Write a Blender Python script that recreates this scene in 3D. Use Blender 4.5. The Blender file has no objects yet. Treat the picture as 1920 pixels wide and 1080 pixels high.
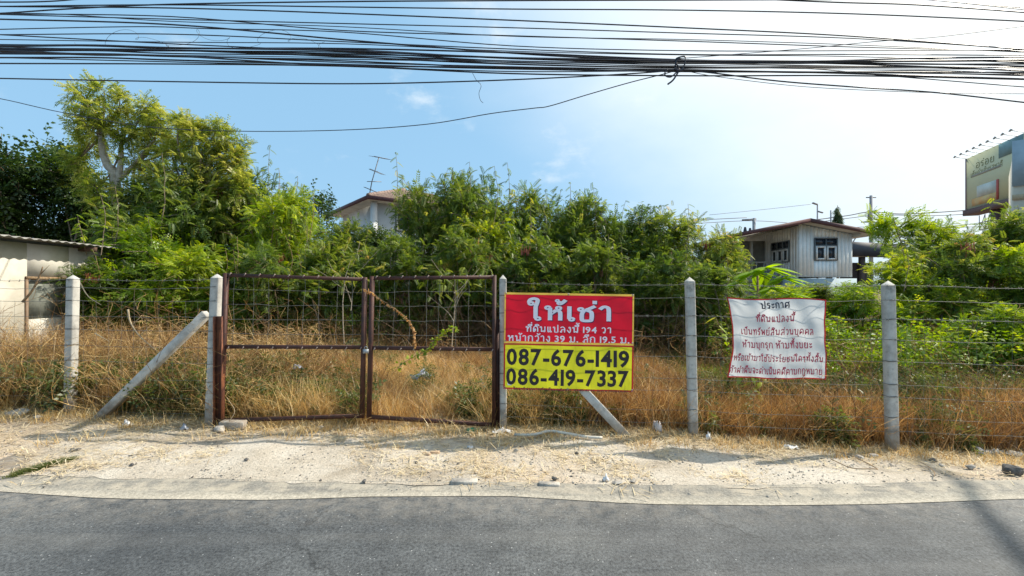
import bpy, math, random
import numpy as np
from mathutils import Vector
R = math.radians
F = 830.0; H0 = 1.5
scene = bpy.context.scene
COL = scene.collection
# ------------------------------------------------------------------ camera, sky, sun, exposure
cam = bpy.data.cameras.new('camera'); cam.lens = 36*F/1920; cam.sensor_width = 36; cam.clip_start = .05; cam.clip_end = 3000
co = bpy.data.objects.new('camera', cam); COL.objects.link(co); co.location = (0, 0, H0); co.rotation_euler = (R(90), 0, 0)
scene.camera = co
SUN = Vector((.95, .30, .98)).normalized()
el = math.asin(SUN.z); az = math.atan2(SUN.x, SUN.y)
sl = bpy.data.lights.new('sun', 'SUN'); sl.energy = 4.6; sl.angle = R(.6); sl.color = (1, .93, .80)
so = bpy.data.objects.new('sun', sl); COL.objects.link(so); so.rotation_euler = SUN.to_track_quat('Z', 'Y').to_euler()
W = bpy.data.worlds.new('World'); scene.world = W; W.use_nodes = True
wt = W.node_tree; wt.nodes.clear()
def wn(t, **k):
    n = wt.nodes.new(t)
    for a, b in k.items(): setattr(n, a, b)
    return n
out = wn('ShaderNodeOutputWorld'); bg = wn('ShaderNodeBackground'); wt.links.new(bg.outputs[0], out.inputs[0])
bg.inputs[1].default_value = .15
sky = wn('ShaderNodeTexSky', sky_type='NISHITA'); sky.sun_disc = False; sky.sun_elevation = el; sky.sun_rotation = az
sky.air_density = 1.0; sky.dust_density = 2.6; sky.ozone_density = 1.5; sky.altitude = 0
tc = wn('ShaderNodeTexCoord')
dt = wn('ShaderNodeVectorMath', operation='DOT_PRODUCT'); dt.inputs[1].default_value = SUN
wt.links.new(tc.outputs['Generated'], dt.inputs[0])
mr = wn('ShaderNodeMapRange', interpolation_type='SMOOTHSTEP')
for i, v in ((1, .38), (2, .92), (3, 0), (4, 1)): mr.inputs[i].default_value = v
nz = wn('ShaderNodeTexNoise'); nz.inputs['Scale'].default_value = 2.2; nz.inputs['Detail'].default_value = 7; nz.inputs['Roughness'].default_value = .55
mp = wn('ShaderNodeMapping'); mp.inputs['Scale'].default_value = (1, 1, 2.0); mp.inputs['Location'].default_value = (3.1, 1.7, .4)
wt.links.new(tc.outputs['Generated'], mp.inputs[0]); wt.links.new(mp.outputs[0], nz.inputs['Vector'])
ma = wn('ShaderNodeMath', operation='MULTIPLY_ADD'); ma.inputs[1].default_value = .22; wt.links.new(nz.outputs['Fac'], ma.inputs[0])
mo = wn('ShaderNodeMath', operation='SUBTRACT'); mo.inputs[1].default_value = .11; wt.links.new(dt.outputs['Value'], ma.inputs[2])
wt.links.new(ma.outputs[0], mo.inputs[0]); wt.links.new(mo.outputs[0], mr.inputs[0])
hz = wn('ShaderNodeMixRGB'); hz.inputs[2].default_value = (5.7, 5.95, 5.95, 1)
bz_ = wn('ShaderNodeMixRGB'); bz_.inputs[0].default_value = .80; bz_.inputs[2].default_value = (1.65, 3.1, 4.45, 1)
wt.links.new(sky.outputs[0], bz_.inputs[1])
wt.links.new(mr.outputs[0], hz.inputs[0]); wt.links.new(bz_.outputs[0], hz.inputs[1])
# small wispy clouds
n2 = wn('ShaderNodeTexNoise'); n2.inputs['Scale'].default_value = 4.5; n2.inputs['Detail'].default_value = 8; n2.inputs['Roughness'].default_value = .6
m2 = wn('ShaderNodeMapping'); m2.inputs['Scale'].default_value = (1, 1, 1.8); m2.inputs['Location'].default_value = (7.3, 2.2, 5.0)
wt.links.new(tc.outputs['Generated'], m2.inputs[0]); wt.links.new(m2.outputs[0], n2.inputs['Vector'])
c2 = wn('ShaderNodeMapRange', interpolation_type='SMOOTHSTEP')
for i, v in ((1, .56), (2, .76), (3, 0), (4, .6)): c2.inputs[i].default_value = v
wt.links.new(n2.outputs['Fac'], c2.inputs[0])
cl = wn('ShaderNodeMixRGB'); cl.inputs[2].default_value = (5.0, 5.3, 5.4, 1)
wt.links.new(c2.outputs[0], cl.inputs[0]); wt.links.new(hz.outputs[0], cl.inputs[1]); wt.links.new(cl.outputs[0], bg.inputs[0])
vs = scene.view_settings; vs.view_transform = 'Standard'; vs.look = 'None'; vs.gamma = 1; vs.use_curve_mapping = False; vs.exposure = .48
scene.cycles.max_bounces = 6; scene.cycles.diffuse_bounces = 3; scene.cycles.transparent_max_bounces = 8
scene.cycles.use_denoising = True

# ------------------------------------------------------------------ helpers
def P(px, py, d): return np.array([(px-960)/F*d, d, H0-(py-540)/F*d])
def lerp(a, b, t): return a+(b-a)*t
def nmesh(name, V, Fc, val=None, smooth=False):
    """V (n,3); Fc (m,k) all polygons with k corners, or list of such arrays."""
    V = np.asarray(V, np.float32).reshape(-1, 3)
    if not isinstance(Fc, list): Fc = [Fc]
    Fc = [np.asarray(f, np.int32) for f in Fc if len(f)]
    me = bpy.data.meshes.new(name)
    me.vertices.add(len(V)); me.vertices.foreach_set('co', V.ravel())
    nl = sum(f.size for f in Fc); npg = sum(len(f) for f in Fc)
    me.loops.add(nl); me.loops.foreach_set('vertex_index', np.concatenate([f.ravel() for f in Fc]))
    me.polygons.add(npg)
    tot = np.concatenate([np.full(len(f), f.shape[1], np.int32) for f in Fc])
    st = np.concatenate([[0], np.cumsum(tot)[:-1]]).astype(np.int32)
    me.polygons.foreach_set('loop_start', st)
    try: me.polygons.foreach_set('loop_total', tot)
    except Exception: pass
    if smooth: me.polygons.foreach_set('use_smooth', np.ones(npg, bool))
    me.update(calc_edges=True)
    if val is not None:
        at = me.attributes.new('val', 'FLOAT', 'FACE'); at.data.foreach_set('value', np.asarray(val, np.float32))
    return me
class MB:
    def __init__(s): s.V = []; s.Q = []; s.T = []; s.n = 0; s.vq = []; s.vt = []
    def add(s, V, Fq=None, Ft=None, val=0.):
        V = np.asarray(V, float).reshape(-1, 3)
        if Fq is not None and len(Fq):
            s.Q.append(np.asarray(Fq)+s.n); s.vq.append(np.full(len(Fq), 1.)*val)
        if Ft is not None and len(Ft):
            s.T.append(np.asarray(Ft)+s.n); s.vt.append(np.full(len(Ft), 1.)*val)
        s.V.append(V); s.n += len(V); return s
    def box(s, a, b, val=0.):
        x0, y0, z0 = a; x1, y1, z1 = b
        return s.hexa([(x0,y0,z0),(x1,y0,z0),(x1,y1,z0),(x0,y1,z0),(x0,y0,z1),(x1,y0,z1),(x1,y1,z1),(x0,y1,z1)], val)
    def hexa(s, p, val=0.):
        return s.add(p, [(0,3,2,1),(4,5,6,7),(0,1,5,4),(1,2,6,5),(2,3,7,6),(3,0,4,7)], val=val)
    def beam(s, a, b, w, h, up=(0,0,1), val=0.):
        a = Vector(a); b = Vector(b); d = (b-a).normalized(); u = Vector(up)
        x = d.cross(u)
        if x.length < 1e-4: x = d.cross(Vector((0,1,0)))
        x.normalize(); y = x.cross(d).normalized(); x *= w/2; y *= h/2
        return s.hexa([a-x-y, a+x-y, b+x-y, b-x-y, a-x+y, a+x+y, b+x+y, b-x+y], val)
    def tube(s, pts, rad, n=6, val=0., cap=True):
        pts = np.asarray(pts, float); m = len(pts)
        rad = np.broadcast_to(np.asarray(rad, float), (m,))
        d = np.gradient(pts, axis=0); d /= np.linalg.norm(d, axis=1)[:, None]+1e-9
        ref = np.array([0,0,1.]) if abs(d[:,2]).mean() < .8 else np.array([0,1.,0])
        x = np.cross(d, ref); x /= np.linalg.norm(x, axis=1)[:, None]+1e-9; y = np.cross(d, x)
        a = np.arange(n)/n*2*np.pi
        V = pts[:, None]+rad[:, None, None]*(np.cos(a)[None,:,None]*x[:,None]+np.sin(a)[None,:,None]*y[:,None])
        i = np.arange(m-1)[:,None]*n; j = np.arange(n)[None]; k = (j+1) % n
        Q = np.stack([i+j, i+n+j, i+n+k, i+k], -1).reshape(-1,4)
        s.add(V.reshape(-1,3), Q, val=val)
        if cap and n == 4: s.Q.append(np.array([[0,1,2,3],[3,2,1,0]])+np.array([[s.n-4*m],[s.n-4]])); s.vq.append(np.full(2, val))
        elif cap and n > 4:
            for b0, rev in ((s.n-n*m, 0), (s.n-n, 1)):
                ft = [(b0, b0+q+1, b0+q) if rev else (b0, b0+q, b0+q+1) for q in range(1, n-1)]
                s.T.append(np.array(ft)); s.vt.append(np.full(len(ft), val))
        return s
    def mesh(s, name, smooth=False):
        Q = np.concatenate(s.Q) if s.Q else np.zeros((0,4), int); T = np.concatenate(s.T) if s.T else np.zeros((0,3), int)
        return nmesh(name, np.concatenate(s.V), [Q, T], np.concatenate(s.vq+s.vt), smooth)
def link(name, me, mat, parent=None, smooth=False):
    o = bpy.data.objects.new(name, me); COL.objects.link(o)
    if mat and not me.materials: me.materials.append(mat)
    if parent: o.parent = parent
    return o
def obj(name, mb, mat, parent=None, smooth=False): return link(name, mb.mesh(name, smooth), mat, parent)
def tag(o, label=None, cat=None, group=None, kind=None):
    if label: o['label'] = label
    if cat: o['category'] = cat
    if group: o['group'] = group
    if kind: o['kind'] = kind
    return o
def thing(name, label, cat, loc=(0,0,0), rz=0, group=None):
    o = bpy.data.objects.new(name, None); COL.objects.link(o); o.location = loc; o.rotation_euler = (0,0,rz)
    o.empty_display_size = .1
    return tag(o, label, cat, group)
def dup(root, label=None):
    r = root.copy(); COL.objects.link(r)
    if label: r['label'] = label
    for ch in list(root.children):
        c = ch.copy(); COL.objects.link(c); c.parent = r
        for g in ch.children:
            d = g.copy(); COL.objects.link(d); d.parent = c
    return r

# ------------------------------------------------------------------ materials
def M(name): 
    m = bpy.data.materials.new(name); m.use_nodes = True
    nt = m.node_tree; b = nt.nodes['Principled BSDF']
    return m, nt, b
def ramp(nt, stops):
    r = nt.nodes.new('ShaderNodeValToRGB'); e = r.color_ramp.elements
    while len(e) < len(stops): e.new(.5)
    for k, (p, c) in enumerate(stops): e[k].position = p; e[k].color = (*c, 1)
    return r
def noise(nt, scale, detail=4, rough=.5, vec=None):
    n = nt.nodes.new('ShaderNodeTexNoise'); n.inputs['Scale'].default_value = scale; n.inputs['Detail'].default_value = detail; n.inputs['Roughness'].default_value = rough
    if vec is None:
        t = nt.nodes.new('ShaderNodeTexCoord'); vec = t.outputs['Object']
    nt.links.new(vec, n.inputs['Vector']); return n
def mixc(nt, fac, a, b, mode='MIX'):
    m = nt.nodes.new('ShaderNodeMixRGB'); m.blend_type = mode
    for i, v in ((0, fac), (1, a), (2, b)):
        if isinstance(v, (int, float)): m.inputs[i].default_value = v
        elif isinstance(v, tuple): m.inputs[i].default_value = (*v, 1)
        else: nt.links.new(v, m.inputs[i])
    return m.outputs[0]
def bump(nt, b, h, strength=.3, dist=.01):
    u = nt.nodes.new('ShaderNodeBump'); u.inputs['Strength'].default_value = strength; u.inputs['Distance'].default_value = dist
    nt.links.new(h, u.inputs['Height']); nt.links.new(u.outputs[0], b.inputs['Normal'])
def simple(name, col, rough=.6, metal=0, nscale=8, c2=None, bs=.15, detail=5, stops=(.35,.65), bd=.01):
    m, nt, b = M(name); n = noise(nt, nscale, detail, .6)
    c2 = c2 or tuple(x*.75 for x in col)
    r = ramp(nt, [(stops[0], c2), (stops[1], col)]); nt.links.new(n.outputs['Fac'], r.inputs[0]); nt.links.new(r.outputs[0], b.inputs['Base Color'])
    b.inputs['Roughness'].default_value = rough; b.inputs['Metallic'].default_value = metal
    n3 = noise(nt, nscale*6, 3)
    if bs: bump(nt, b, n3.outputs['Fac'], bs, bd)
    return m
def leafmat(name, stops, transl=.38, rough=.45, gloss=.03):
    m = bpy.data.materials.new(name); m.use_nodes = True; nt = m.node_tree; nt.nodes.clear()
    o = nt.nodes.new('ShaderNodeOutputMaterial')
    a = nt.nodes.new('ShaderNodeAttribute'); a.attribute_name = 'val'
    oi = nt.nodes.new('ShaderNodeObjectInfo')
    ad = nt.nodes.new('ShaderNodeMath'); ad.operation = 'MULTIPLY_ADD'; ad.inputs[1].default_value = .25; nt.links.new(oi.outputs['Random'], ad.inputs[0])
    sb = nt.nodes.new('ShaderNodeMath'); sb.operation = 'SUBTRACT'; sb.inputs[1].default_value = .125
    nt.links.new(a.outputs['Fac'], ad.inputs[2]); nt.links.new(ad.outputs[0], sb.inputs[0])
    r = ramp(nt, stops); nt.links.new(sb.outputs[0], r.inputs[0])
    d = nt.nodes.new('ShaderNodeBsdfDiffuse'); t = nt.nodes.new('ShaderNodeBsdfTranslucent'); g = nt.nodes.new('ShaderNodeBsdfGlossy')
    g.inputs['Roughness'].default_value = rough; g.inputs['Color'].default_value = (1,1,1,1)
    hs = nt.nodes.new('ShaderNodeHueSaturation'); hs.inputs['Hue'].default_value = .485; hs.inputs['Saturation'].default_value = 1.1; hs.inputs['Value'].default_value = 2.2
    nt.links.new(r.outputs[0], hs.inputs['Color']); nt.links.new(r.outputs[0], d.inputs[0]); nt.links.new(hs.outputs[0], t.inputs[0])
    m1 = nt.nodes.new('ShaderNodeMixShader'); m1.inputs[0].default_value = transl
    nt.links.new(d.outputs[0], m1.inputs[1]); nt.links.new(t.outputs[0], m1.inputs[2])
    m2 = nt.nodes.new('ShaderNodeMixShader'); m2.inputs[0].default_value = gloss
    nt.links.new(m1.outputs[0], m2.inputs[1]); nt.links.new(g.outputs[0], m2.inputs[2]); nt.links.new(m2.outputs[0], o.inputs[0])
    return m
LEUC = leafmat('leucaena_leaf', [(0, (.028,.06,.010)), (.4, (.085,.145,.022)), (.72, (.19,.24,.036)), (.90, (.36,.34,.08)), (1, (.38,.22,.09))])
BRIGHT = leafmat('bright_leaf', [(0, (.035,.085,.010)), (.45, (.13,.225,.020)), (.8, (.32,.385,.04)), (1, (.46,.42,.06))])
DARK = leafmat('dark_leaf', [(0, (.018,.04,.010)), (.5, (.045,.085,.016)), (.9, (.10,.14,.026)), (1, (.14,.15,.03))], transl=.3)
WEED = leafmat('weed_leaf', [(0, (.04,.07,.015)), (.5, (.10,.13,.03)), (.8, (.20,.19,.05)), (1, (.30,.21,.09))])
STRAW = leafmat('dry_straw', [(0, (.15,.09,.03)), (.35, (.45,.30,.105)), (.7, (.74,.55,.23)), (1, (.88,.75,.44))], transl=.25, gloss=.04)
RUSSET = leafmat('russet_grass', [(0, (.07,.035,.012)), (.4, (.26,.145,.05)), (.75, (.50,.32,.115)), (1, (.72,.55,.26))], transl=.25, gloss=.04)
DBRN = leafmat('dark_brown_brush', [(0, (.035,.02,.01)), (.5, (.13,.075,.035)), (1, (.30,.19,.09))], transl=.15)
TURF = leafmat('turf', [(0, (.08,.15,.015)), (.5, (.19,.30,.03)), (1, (.42,.44,.10))], transl=.3, gloss=.03)
DEAD = leafmat('dead_leaf', [(0, (.16,.05,.03)), (1, (.35,.15,.08))], transl=.2)
GOLD = leafmat('golden_dry_leaf', [(0, (.35,.18,.06)), (1, (.62,.40,.16))], transl=.3)
BARK = simple('bark', (.30,.24,.17), .9, nscale=14, c2=(.14,.10,.07), bs=.6)
TWIG = simple('dry_twig', (.36,.25,.14), .9, nscale=20, c2=(.18,.11,.06), bs=0)
CONC = simple('post_concrete', (.54,.52,.475), .85, nscale=7, c2=(.29,.275,.25), bs=.5, stops=(.3,.6), bd=.004)
def dirt(m, z0, z1, col=(.20,.14,.085)):
    nt = m.node_tree; b = nt.nodes['Principled BSDF']; src = b.inputs['Base Color'].links[0].from_socket
    t = nt.nodes.new('ShaderNodeTexCoord'); s = nt.nodes.new('ShaderNodeSeparateXYZ'); nt.links.new(t.outputs['Object'], s.inputs[0])
    n = noise(nt, 14, 5, .7); a = nt.nodes.new('ShaderNodeMath'); a.operation = 'MULTIPLY_ADD'; a.inputs[1].default_value = .45; nt.links.new(n.outputs['Fac'], a.inputs[0]); nt.links.new(s.outputs['Z'], a.inputs[2])
    q = nt.nodes.new('ShaderNodeMapRange'); q.inputs[1].default_value = z0; q.inputs[2].default_value = z1; q.inputs[3].default_value = .8; q.inputs[4].default_value = 0; nt.links.new(a.outputs[0], q.inputs[0])
    c = mixc(nt, q.outputs[0], src, col)
    n = noise(nt, 5, 6, .75); rr = ramp(nt, [(.56,(0,0,0)),(.68,(.75,.75,.75))]); nt.links.new(n.outputs['Fac'], rr.inputs[0])
    c = mixc(nt, rr.outputs[0], c, (.12,.12,.105)); nt.links.new(c, b.inputs['Base Color'])
dirt(CONC, .22, .55)
RUST = simple('rusty_brown_steel', (.085,.028,.018), .6, .1, nscale=16, c2=(.04,.016,.012), bs=.2)
RUST2 = simple('rusty_sheet', (.26,.09,.035), .75, .1, nscale=9, c2=(.09,.03,.02), bs=.3)
WIRE = simple('galvanised_wire', (.22,.22,.20), .7, .2, nscale=40, c2=(.09,.08,.07), bs=0)
CABLE = simple('cable_sheath', (.022,.024,.042), .45, 0, nscale=3, c2=(.01,.01,.014), bs=0)
GALV = simple('galvanised_steel', (.4,.42,.44), .5, .5, nscale=10, bs=0)
DGLASS, nt, b = M('dark_glass'); b.inputs['Base Color'].default_value = (.02,.03,.045,1); b.inputs['Roughness'].default_value = .12
STONE = simple('rubble_stone', (.50,.46,.40), .95, nscale=18, c2=(.26,.23,.2), bs=.6)
DSTONE = simple('dark_rubble', (.16,.15,.14), .95, nscale=18, c2=(.07,.065,.06), bs=.6)
PLAS = simple('white_plastic', (.75,.76,.76), .4, nscale=30, c2=(.6,.6,.6), bs=.3)

# asphalt
ASPH, nt, b = M('asphalt')
t = nt.nodes.new('ShaderNodeTexCoord'); ov = t.outputs['Object']
n1 = noise(nt, .8, 6, .6, ov); n2 = noise(nt, 55, 4, .75, ov)
r1 = ramp(nt, [(.3, (.066,.071,.075)), (.7, (.108,.113,.116))]); nt.links.new(n1.outputs['Fac'], r1.inputs[0])
r2 = ramp(nt, [(.36, (.38,.38,.39)), (.64, (1.55,1.55,1.53))]); nt.links.new(n2.outputs['Fac'], r2.inputs[0])
c = mixc(nt, 1.0, r1.outputs[0], r2.outputs[0], 'MULTIPLY')
vo = nt.nodes.new('ShaderNodeTexVoronoi'); vo.inputs['Scale'].default_value = 42; nt.links.new(ov, vo.inputs['Vector'])
sp = ramp(nt, [(.0, (1,1,1)), (.13, (1,1,1)), (.19, (0,0,0))]); nt.links.new(vo.outputs['Distance'], sp.inputs[0])
sel = nt.nodes.new('ShaderNodeSeparateColor'); nt.links.new(vo.outputs['Color'], sel.inputs[0])
gt = nt.nodes.new('ShaderNodeMath'); gt.operation = 'GREATER_THAN'; gt.inputs[1].default_value = .93; nt.links.new(sel.outputs[0], gt.inputs[0])
ml = nt.nodes.new('ShaderNodeMath'); ml.operation = 'MULTIPLY'; nt.links.new(gt.outputs[0], ml.inputs[0]); nt.links.new(sp.outputs[0], ml.inputs[1])
c = mixc(nt, ml.outputs[0], c, (.42,.42,.41))
# dusty tyre polish bands along the road
sx = nt.nodes.new('ShaderNodeMapping'); sx.inputs['Scale'].default_value = (.15, 2.2, 1); nt.links.new(ov, sx.inputs[0])
n4 = noise(nt, 1.6, 5, .6, sx.outputs[0]); r4 = ramp(nt, [(.45, (0,0,0)), (.75, (.5,.5,.5))]); nt.links.new(n4.outputs['Fac'], r4.inputs[0])
c = mixc(nt, r4.outputs[0], c, (.17,.165,.155))
nA = noise(nt, .55, 5, .6, ov); rA = ramp(nt, [(.38, (.72,.73,.75)), (.62, (1.22,1.2,1.17))]); nt.links.new(nA.outputs['Fac'], rA.inputs[0]); c = mixc(nt, 1., c, rA.outputs[0], 'MULTIPLY')
nB = noise(nt, 7, 6, .7, ov); rB = ramp(nt, [(.36, (.80,.80,.80)), (.60, (1.1,1.1,1.1))]); nt.links.new(nB.outputs['Fac'], rB.inputs[0]); c = mixc(nt, 1., c, rB.outputs[0], 'MULTIPLY')
# fine cracks and an oil-dark stain or two
vc = nt.nodes.new('ShaderNodeTexVoronoi'); vc.feature = 'DISTANCE_TO_EDGE'; vc.inputs['Scale'].default_value = .55
nw = noise(nt, 3, 6, .7, ov); vm = nt.nodes.new('ShaderNodeVectorMath'); vm.operation = 'MULTIPLY_ADD'; vm.inputs[1].default_value = (.35,.35,.35); nt.links.new(nw.outputs['Color'], vm.inputs[0]); nt.links.new(ov, vm.inputs[2]); nt.links.new(vm.outputs[0], vc.inputs['Vector'])
rC = ramp(nt, [(0, (.45,.45,.45)), (.004, (.8,.8,.8)), (.008, (1,1,1))]); nt.links.new(vc.outputs['Distance'], rC.inputs[0])
nM = noise(nt, 1.1, 2, .5, ov); rM = ramp(nt, [(.52, (0,0,0)), (.6, (1,1,1))]); nt.links.new(nM.outputs['Fac'], rM.inputs[0])
c = mixc(nt, rM.outputs[0], c, mixc(nt, 1., c, rC.outputs[0], 'MULTIPLY'))
# sand drifted in from the verge
sy = nt.nodes.new('ShaderNodeSeparateXYZ'); nt.links.new(ov, sy.inputs[0]); md_ = nt.nodes.new('ShaderNodeMapRange'); md_.inputs[1].default_value = 2.75; md_.inputs[2].default_value = 3.25; nt.links.new(sy.outputs['Y'], md_.inputs[0])
nD = noise(nt, 9, 7, .75, ov); rD = ramp(nt, [(.40, (0,0,0)), (.75, (1,1,1))]); nt.links.new(nD.outputs['Fac'], rD.inputs[0])
mD = nt.nodes.new('ShaderNodeMath'); mD.operation = 'MULTIPLY'; nt.links.new(md_.outputs[0], mD.inputs[0]); nt.links.new(rD.outputs[0], mD.inputs[1])
c = mixc(nt, mD.outputs[0], c, (.34,.30,.25))
nt.links.new(c, b.inputs['Base Color']); b.inputs['Roughness'].default_value = .72
n5 = noise(nt, 120, 3, .7, ov); bump(nt, b, n5.outputs['Fac'], .8, .006)
# gutter concrete
GUTT, nt, b = M('gutter_concrete')
t = nt.nodes.new('ShaderNodeTexCoord'); ov = t.outputs['Object']
at = nt.nodes.new('ShaderNodeAttribute'); at.attribute_name = 'val'
mpp = nt.nodes.new('ShaderNodeMapping'); mpp.inputs['Scale'].default_value = (.35, 3, 1); nt.links.new(ov, mpp.inputs[0])
n1 = noise(nt, 3.2, 8, .72, mpp.outputs[0]); n2 = noise(nt, 55, 5, .75, ov)
ad = nt.nodes.new('ShaderNodeMath'); ad.operation = 'ADD'; nt.links.new(n1.outputs['Fac'], ad.inputs[0]); nt.links.new(at.outputs['Fac'], ad.inputs[1])
r = ramp(nt, [(.28, (.19,.18,.16)), (.5, (.30,.275,.23)), (.72, (.43,.385,.31)), (1, (.52,.46,.37))]); nt.links.new(ad.outputs[0], r.inputs[0])
r2 = ramp(nt, [(.3, (.5,.5,.5)), (.7, (1.25,1.25,1.25))]); nt.links.new(n2.outputs['Fac'], r2.inputs[0])
cg = mixc(nt, 1., r.outputs[0], r2.outputs[0], 'MULTIPLY')
n8 = noise(nt, 6, 6, .7, ov); sb8 = nt.nodes.new('ShaderNodeMath'); sb8.operation = 'SUBTRACT'; nt.links.new(n8.outputs['Fac'], sb8.inputs[0]); nt.links.new(at.outputs['Fac'], sb8.inputs[1])
r8 = ramp(nt, [(.50, (0,0,0)), (.66, (.6,.6,.6))]); nt.links.new(sb8.outputs[0], r8.inputs[0])
nt.links.new(mixc(nt, r8.outputs[0], cg, (.50,.43,.33)), b.inputs['Base Color']); b.inputs['Roughness'].default_value = .9
bump(nt, b, n2.outputs['Fac'], .6, .008)
# sandy verge / yard soil
SAND, nt, b = M('sandy_soil')
t = nt.nodes.new('ShaderNodeTexCoord'); ov = t.outputs['Object']
n1 = noise(nt, 1.3, 8, .62, ov); n2 = noise(nt, 38, 5, .7, ov); n3 = noise(nt, .45, 3, .5, ov)
r1 = ramp(nt, [(.32, (.33,.27,.20)), (.46, (.52,.45,.36)), (.62, (.64,.575,.485))]); nt.links.new(n1.outputs['Fac'], r1.inputs[0])
r3 = ramp(nt, [(.50, (0,0,0)), (.68, (.55,.55,.55))]); nt.links.new(n3.outputs['Fac'], r3.inputs[0])
c = mixc(nt, r3.outputs[0], r1.outputs[0], (.62,.45,.29))
r2 = ramp(nt, [(.28, (.45,.44,.43)), (.44, (.88,.88,.88)), (.7, (1.15,1.15,1.15))]); nt.links.new(n2.outputs['Fac'], r2.inputs[0])
c = mixc(nt, 1., c, r2.outputs[0], 'MULTIPLY')
# darker, littered soil beyond the fence
sxyz = nt.nodes.new('ShaderNodeSeparateXYZ'); nt.links.new(ov, sxyz.inputs[0])
mrr = nt.nodes.new('ShaderNodeMapRange'); mrr.inputs[1].default_value = 4.35; mrr.inputs[2].default_value = 5.1
nt.links.new(sxyz.outputs['Y'], mrr.inputs[0])
n6 = noise(nt, 9, 6, .7, ov); r6 = ramp(nt, [(.35, (.10,.065,.038)), (.7, (.30,.20,.10))]); nt.links.new(n6.outputs['Fac'], r6.inputs[0])
c = mixc(nt, mrr.outputs[0], c, r6.outputs[0])
nt.links.new(c, b.inputs['Base Color']); b.inputs['Roughness'].default_value = .95
n7 = noise(nt, 60, 6, .7, ov); bump(nt, b, n7.outputs['Fac'], 1.0, .018)

# ------------------------------------------------------------------ ground
edgeX = np.array([-2000,-6,-3.77,-2.88,-1.73,-1.0,-.04,.89,1.8,2.56,3.64,6,2000]); 
edgeX = np.array([-2000,-8,-3.77,-2.88,-1.73,-1.0,-.04,.89,1.8,2.56,3.64,8,2000.])
edgeY = np.array([3.6,3.6,3.26,3.15,3.13,3.18,3.19,3.07,3.05,3.07,3.15,3.3,3.3])
topY = np.array([3.78,3.78,3.47,3.40,3.35,3.33,3.32,3.27,3.27,3.29,3.35,3.48,3.48])
def roadY(x): return np.interp(x, edgeX, edgeY)
def gutY(x): return np.interp(x, edgeX, topY)
rng = np.random.default_rng(5)
_ph = rng.uniform(0, 6.28, 24); _k = rng.normal(size=(24, 2))*np.concatenate([np.full(8,.8), np.full(8,2.5), np.full(8,7)])[:,None]
_am = np.concatenate([np.full(8,.012), np.full(8,.006), np.full(8,.0028)])
def gz(x, y):
    x = np.asarray(x, float); y = np.asarray(y, float)
    n = sum(a*np.sin(k[0]*x+k[1]*y+p) for a, k, p in zip(_am, _k, _ph))
    t = np.clip((y-gutY(x))/.6, 0, 1)
    base = .024-.034*t-.016*np.clip(x, -5, 5)*t
    far = np.clip((y-7)/10, 0, 1)*.1
    fl = np.clip(1-np.abs(x)/60, 0, 1)
    return base*1+(n*t+far)*fl
# road
xs = np.concatenate([[-2000,-300,-60,-20], np.linspace(-10,10,81), [20,60,300,2000]])
def strip(name, ys_fn, zs_fn, nseg, mat, val=None):
    V = []; vv = []
    for x in xs:
        for k in range(nseg+1):
            u = k/nseg; y = ys_fn(x, u); V.append((x, y, zs_fn(x, y, u)))
    n = nseg+1; Q = []
    for i in range(len(xs)-1):
        for k in range(nseg):
            a = i*n+k; Q.append((a, a+n, a+n+1, a+1)); vv.append(val(k/nseg) if val else 0)
    return link(name, nmesh(name, V, np.array(Q), vv, True), mat)
tag(strip('road', lambda x,u: lerp(-9., roadY(x), u), lambda x,y,u: 0., 6, ASPH), kind='structure')
tag(strip('gutter_strip', lambda x,u: lerp(roadY(x)-.004, gutY(x)+.05, u), lambda x,y,u: .004+.020*u**.8, 24, GUTT, lambda u: .34*max(0,min(1,1.2-u*2.8))-.06), kind='structure')
# verge and yard as one sheet (fine near the camera)
gx = np.concatenate([[-2500,-800,-200,-60,-30,-20], np.linspace(-14,14,421), [20,30,60,200,800,2500]])
gu = np.concatenate([np.linspace(0,1,50), 1+np.linspace(.02,1,60)**1.5*3.2, [5,7,10,20,60,200,800]])
GX, GU = np.meshgrid(gx, gu, indexing='ij')
g0 = gutY(GX)+.02+sum(a*np.sin(k*GX+p) for a, k, p in ((.018,2.1,.3),(.014,5.3,1.7),(.010,13.1,.9),(.007,29.,2.2),(.005,61.,.4)))
GY = np.where(GU <= 1, g0+(5.2-g0)*GU, 5.2+(GU-1)*3.5)
GZ = gz(GX, GY)
i = np.arange(len(gx)-1)[:,None]*len(gu); j = np.arange(len(gu)-1)[None]
Q = np.stack([i+j, i+len(gu)+j, i+len(gu)+j+1, i+j+1], -1).reshape(-1,4)
tag(link('ground', nmesh('ground', np.stack([GX,GY,GZ],-1), Q, smooth=True), SAND), kind='structure')
base = MB(); base.box((-2500,-2500,-1.2), (2500,2600,-.4)); 
tag(obj('terrain', base, simple('subsoil', (.3,.25,.18), .95, nscale=.1)), kind='structure')

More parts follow.
